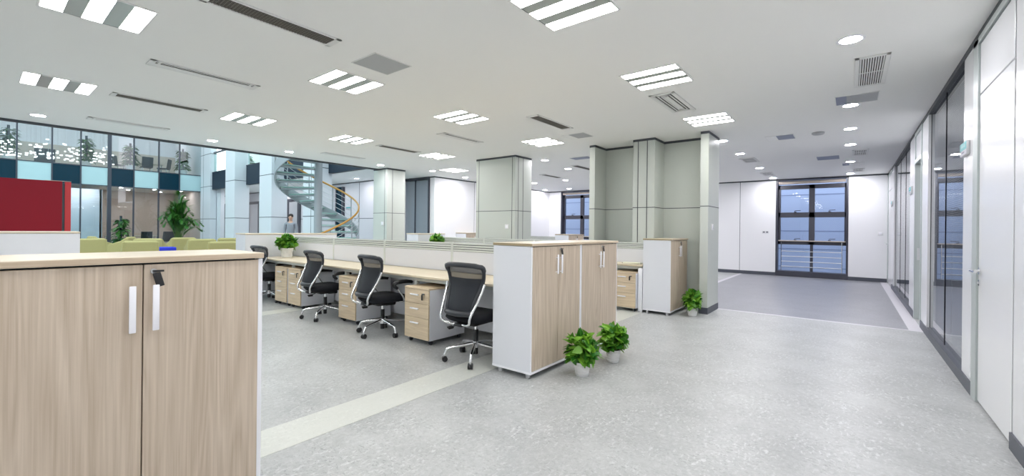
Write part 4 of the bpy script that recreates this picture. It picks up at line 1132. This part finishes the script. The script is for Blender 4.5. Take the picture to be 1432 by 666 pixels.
copy_thing(sc_, (-30.8, 7.2, 0), 2.0, 'dark chair beside the palm at the meeting table end')
def table(loc, L, W, lb):
    t = thing('meeting_table', lb, 'table', loc)
    b = MB(); b.bbox(-W/2, W/2, -L/2, L/2, .71, .75, M['wood_desk'], .006); b.build('table_top', t, 30)
    for x in (-W/2+.1, W/2-.1):
        for y in (-L/2+.1, L/2-.1): b = MB(); b.cyl((x, y, 0), (x, y, .71), .025, M['chrome'], n=12); b.build('leg', t, 40)
table((-31.0, 5.6, 0), 2.2, .9, 'pale table in the brown meeting room'); table((-30.9, 6.0, 4.0), 1.7, .8, 'pale desk behind the upper glass')
def dark_desk(y, lb):
    t = thing('reception_screen', lb, 'screen', (-30.8, y, 4.0)); b = MB(); b.bbox(-.03, .03, -.35, .35, .0, 1.0, M['dgrey'], .01); b.build('panel', t, 30)
    b = MB(); b.bbox(-.2, .2, -.37, .37, 0, .04, M['frame'], .01); b.build('foot', t, 30)
dark_desk(2.3, 'dark upright screen behind the upper glass'); 
# reflections in the upper glass, put in as glowing clusters behind the panes
for i, (y, lb) in enumerate(((1.0, 'glowing cluster put in as glass reflections at the far left of the upper room'), (2.0, 'glowing cluster put in as glass reflections before the dark screen'), (2.95, 'glowing cluster put in as glass reflections in the middle of the upper room'), (4.05, 'glowing cluster put in as glass reflections right of the second upper plant'))):
    R = random.Random(50+i); t = thing('reflection_cluster', lb, 'reflection', (-28.85, y, ZT), 0, 'glass drop reflections')
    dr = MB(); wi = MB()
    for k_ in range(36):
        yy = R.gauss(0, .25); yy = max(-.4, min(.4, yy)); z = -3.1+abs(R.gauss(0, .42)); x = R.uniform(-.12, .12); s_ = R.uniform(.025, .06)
        dr.box(x-.02, x+.02, yy-s_, yy+s_, z-.028, z+.028, M['glint']); wi.tube([(x, yy, z+.02), (x, yy, 0)], .0015, M['silver'], 3, False)
    tag(dr.build('reflection_bits', t), kind='stuff'); tag(wi.build('wires', t), kind='stuff')
    b = MB(); b.box(-.2, .2, -.45, .45, -.03, 0, M['lam_edge']); b.build('ceiling_plate', t)  # plate and wires added to carry the painted reflections

# ------------------------------------------------------------------ person standing in the lobby
def person(loc, rz):
    t = thing('person', 'person in a grey jacket standing in the lobby left of the stair', 'person', loc, rz)
    def skin(name, verts, edges, rads, mat, parent, root=0, sub=2):
        me = bpy.data.meshes.new(name); me.from_pydata(verts, edges, []); me.materials.append(mat)
        o = bpy.data.objects.new(name, me); COL.objects.link(o); o.parent = parent
        m = o.modifiers.new('skin', 'SKIN'); m.use_smooth_shade = True
        if not me.skin_vertices: me.attributes  # layer is made with the modifier
        lay = me.skin_vertices[0].data if me.skin_vertices else None
        if lay:
            for i, r_ in enumerate(rads): lay[i].radius = r_ if isinstance(r_, tuple) else (r_, r_); lay[i].use_root = (i == root)
        s = o.modifiers.new('sub', 'SUBSURF'); s.levels = sub; s.render_levels = sub
        return o
    V = [(0,0,.98),(0,0,1.12),(0,.01,1.3),(0,.0,1.45),(0,0,1.54),(0,.012,1.62),(0,.015,1.70),(0,.01,1.78)]
    E_ = [(i, i+1) for i in range(7)]; Rr = [(.14,.105),(.13,.095),(.155,.105),(.12,.085),(.052,.055),(.068,.085),(.075,.095),(.055,.07)]
    for s in (-1, 1):
        o = len(V); V += [(s*.19, 0, 1.44), (s*.23, -.02, 1.16), (s*.235, .05, .92), (s*.232, .07, .84)]; E_ += [(3, o), (o, o+1), (o+1, o+2), (o+2, o+3)]; Rr += [.06, .043, .032, (.022, .035)]
        for k_ in range(4):
            q = len(V); fx = -.028+.019*k_
            V += [(s*.232, .07+fx+.0, .79), (s*.222, .075+fx, .75-.006*abs(k_-1)), (s*.21, .08+fx, .725-.006*abs(k_-1))]; E_ += [(o+3, q), (q, q+1), (q+1, q+2)]; Rr += [.0095, .0085, .007]
        q = len(V); V += [(s*.215, .115, .82), (s*.205, .125, .785)]; E_ += [(o+3, q), (q, q+1)]; Rr += [.011, .008]
        o = len(V); V += [(s*.09, 0, .9), (s*.10, .01, .52), (s*.105, -.01, .1), (s*.11, .11, .035)]; E_ += [(0, o), (o, o+1), (o+1, o+2), (o+2, o+3)]; Rr += [.095, .062, .042, (.045, .03)]
    body = skin('body', V, E_, Rr, M['skin'], t)
    J = [(0,0,.93),(0,0,1.12),(0,.01,1.3),(0,.0,1.44)]; JE = [(0,1),(1,2),(2,3)]; JR = [(.165,.125),(.15,.115),(.175,.125),(.125,.095)]
    for s in (-1, 1): o = len(J); J += [(s*.19,0,1.44),(s*.23,-.02,1.16),(s*.235,.05,.93)]; JE += [(3,o),(o,o+1),(o+1,o+2)]; JR += [.075,.056,.045]
    skin('jacket', J, JE, JR, M['shirt'], t)
    J = [(0,0,.96)]; JE = []; JR = [(.15,.115)]
    for s in (-1, 1): o = len(J); J += [(s*.09,0,.88),(s*.10,.01,.52),(s*.105,-.01,.1)]; JE += [(0,o),(o,o+1),(o+1,o+2)]; JR += [.108,.076,.062]
    skin('trousers', J, JE, JR, M['trousers'], t)
    b = MB(); b.lathe([(.088, -.02), (.093, .03), (.082, .075), (.05, .105), (.01, .115)], M['hair'], 20, (0, -.012, 1.735)); b.build('hair', t, 60)
    b = MB(); b.prism([(.095, 1.70), (.125, 1.675), (.1, 1.668)], 'x', -.012, .012, M['skin'])
    for s in (-1, 1): b.bbox(s*.081-.008, s*.081+.008, -.01, .02, 1.66, 1.72, M['skin'], .006)
    b.build('nose_and_ears', t, 40)
    for s in (-1, 1): b = MB(); b.bbox(s*.033-.011, s*.033+.011, .096, .106, 1.697, 1.711, M['black'], .004); b.build('eye', t, 40)
    b = MB(); b.bbox(-.025, .025, .092, .102, 1.632, 1.640, M['red'], .003); b.build('mouth', t, 40)
    for s in (-1, 1): b = MB(); b.bbox(s*.11-.05, s*.11+.05, -.07, .2, 0, .08, M['black'], .03, 3); b.build('shoe', t, 40)
    return t
person((-18.02, 8.2, 0), PI+.9)

# ------------------------------------------------------------------ world and view
wd = bpy.data.worlds.new('sky'); SC.world = wd; wd.use_nodes = True
bg = wd.node_tree.nodes['Background']; bg.inputs[0].default_value = (.86, .91, 1, 1); bg.inputs[1].default_value = 2.0
SC.view_settings.view_transform = 'Standard'; SC.view_settings.look = 'None'
SC.view_settings.exposure = 1.0; SC.view_settings.gamma = 1; SC.view_settings.use_curve_mapping = False
cy_ = SC.cycles
cy_.max_bounces = 10; cy_.diffuse_bounces = 6; cy_.glossy_bounces = 5; cy_.transparent_max_bounces = 24; cy_.transmission_bounces = 6
cy_.sample_clamp_indirect = 6; cy_.use_denoising = True; cy_.caustics_reflective = False; cy_.caustics_refractive = False
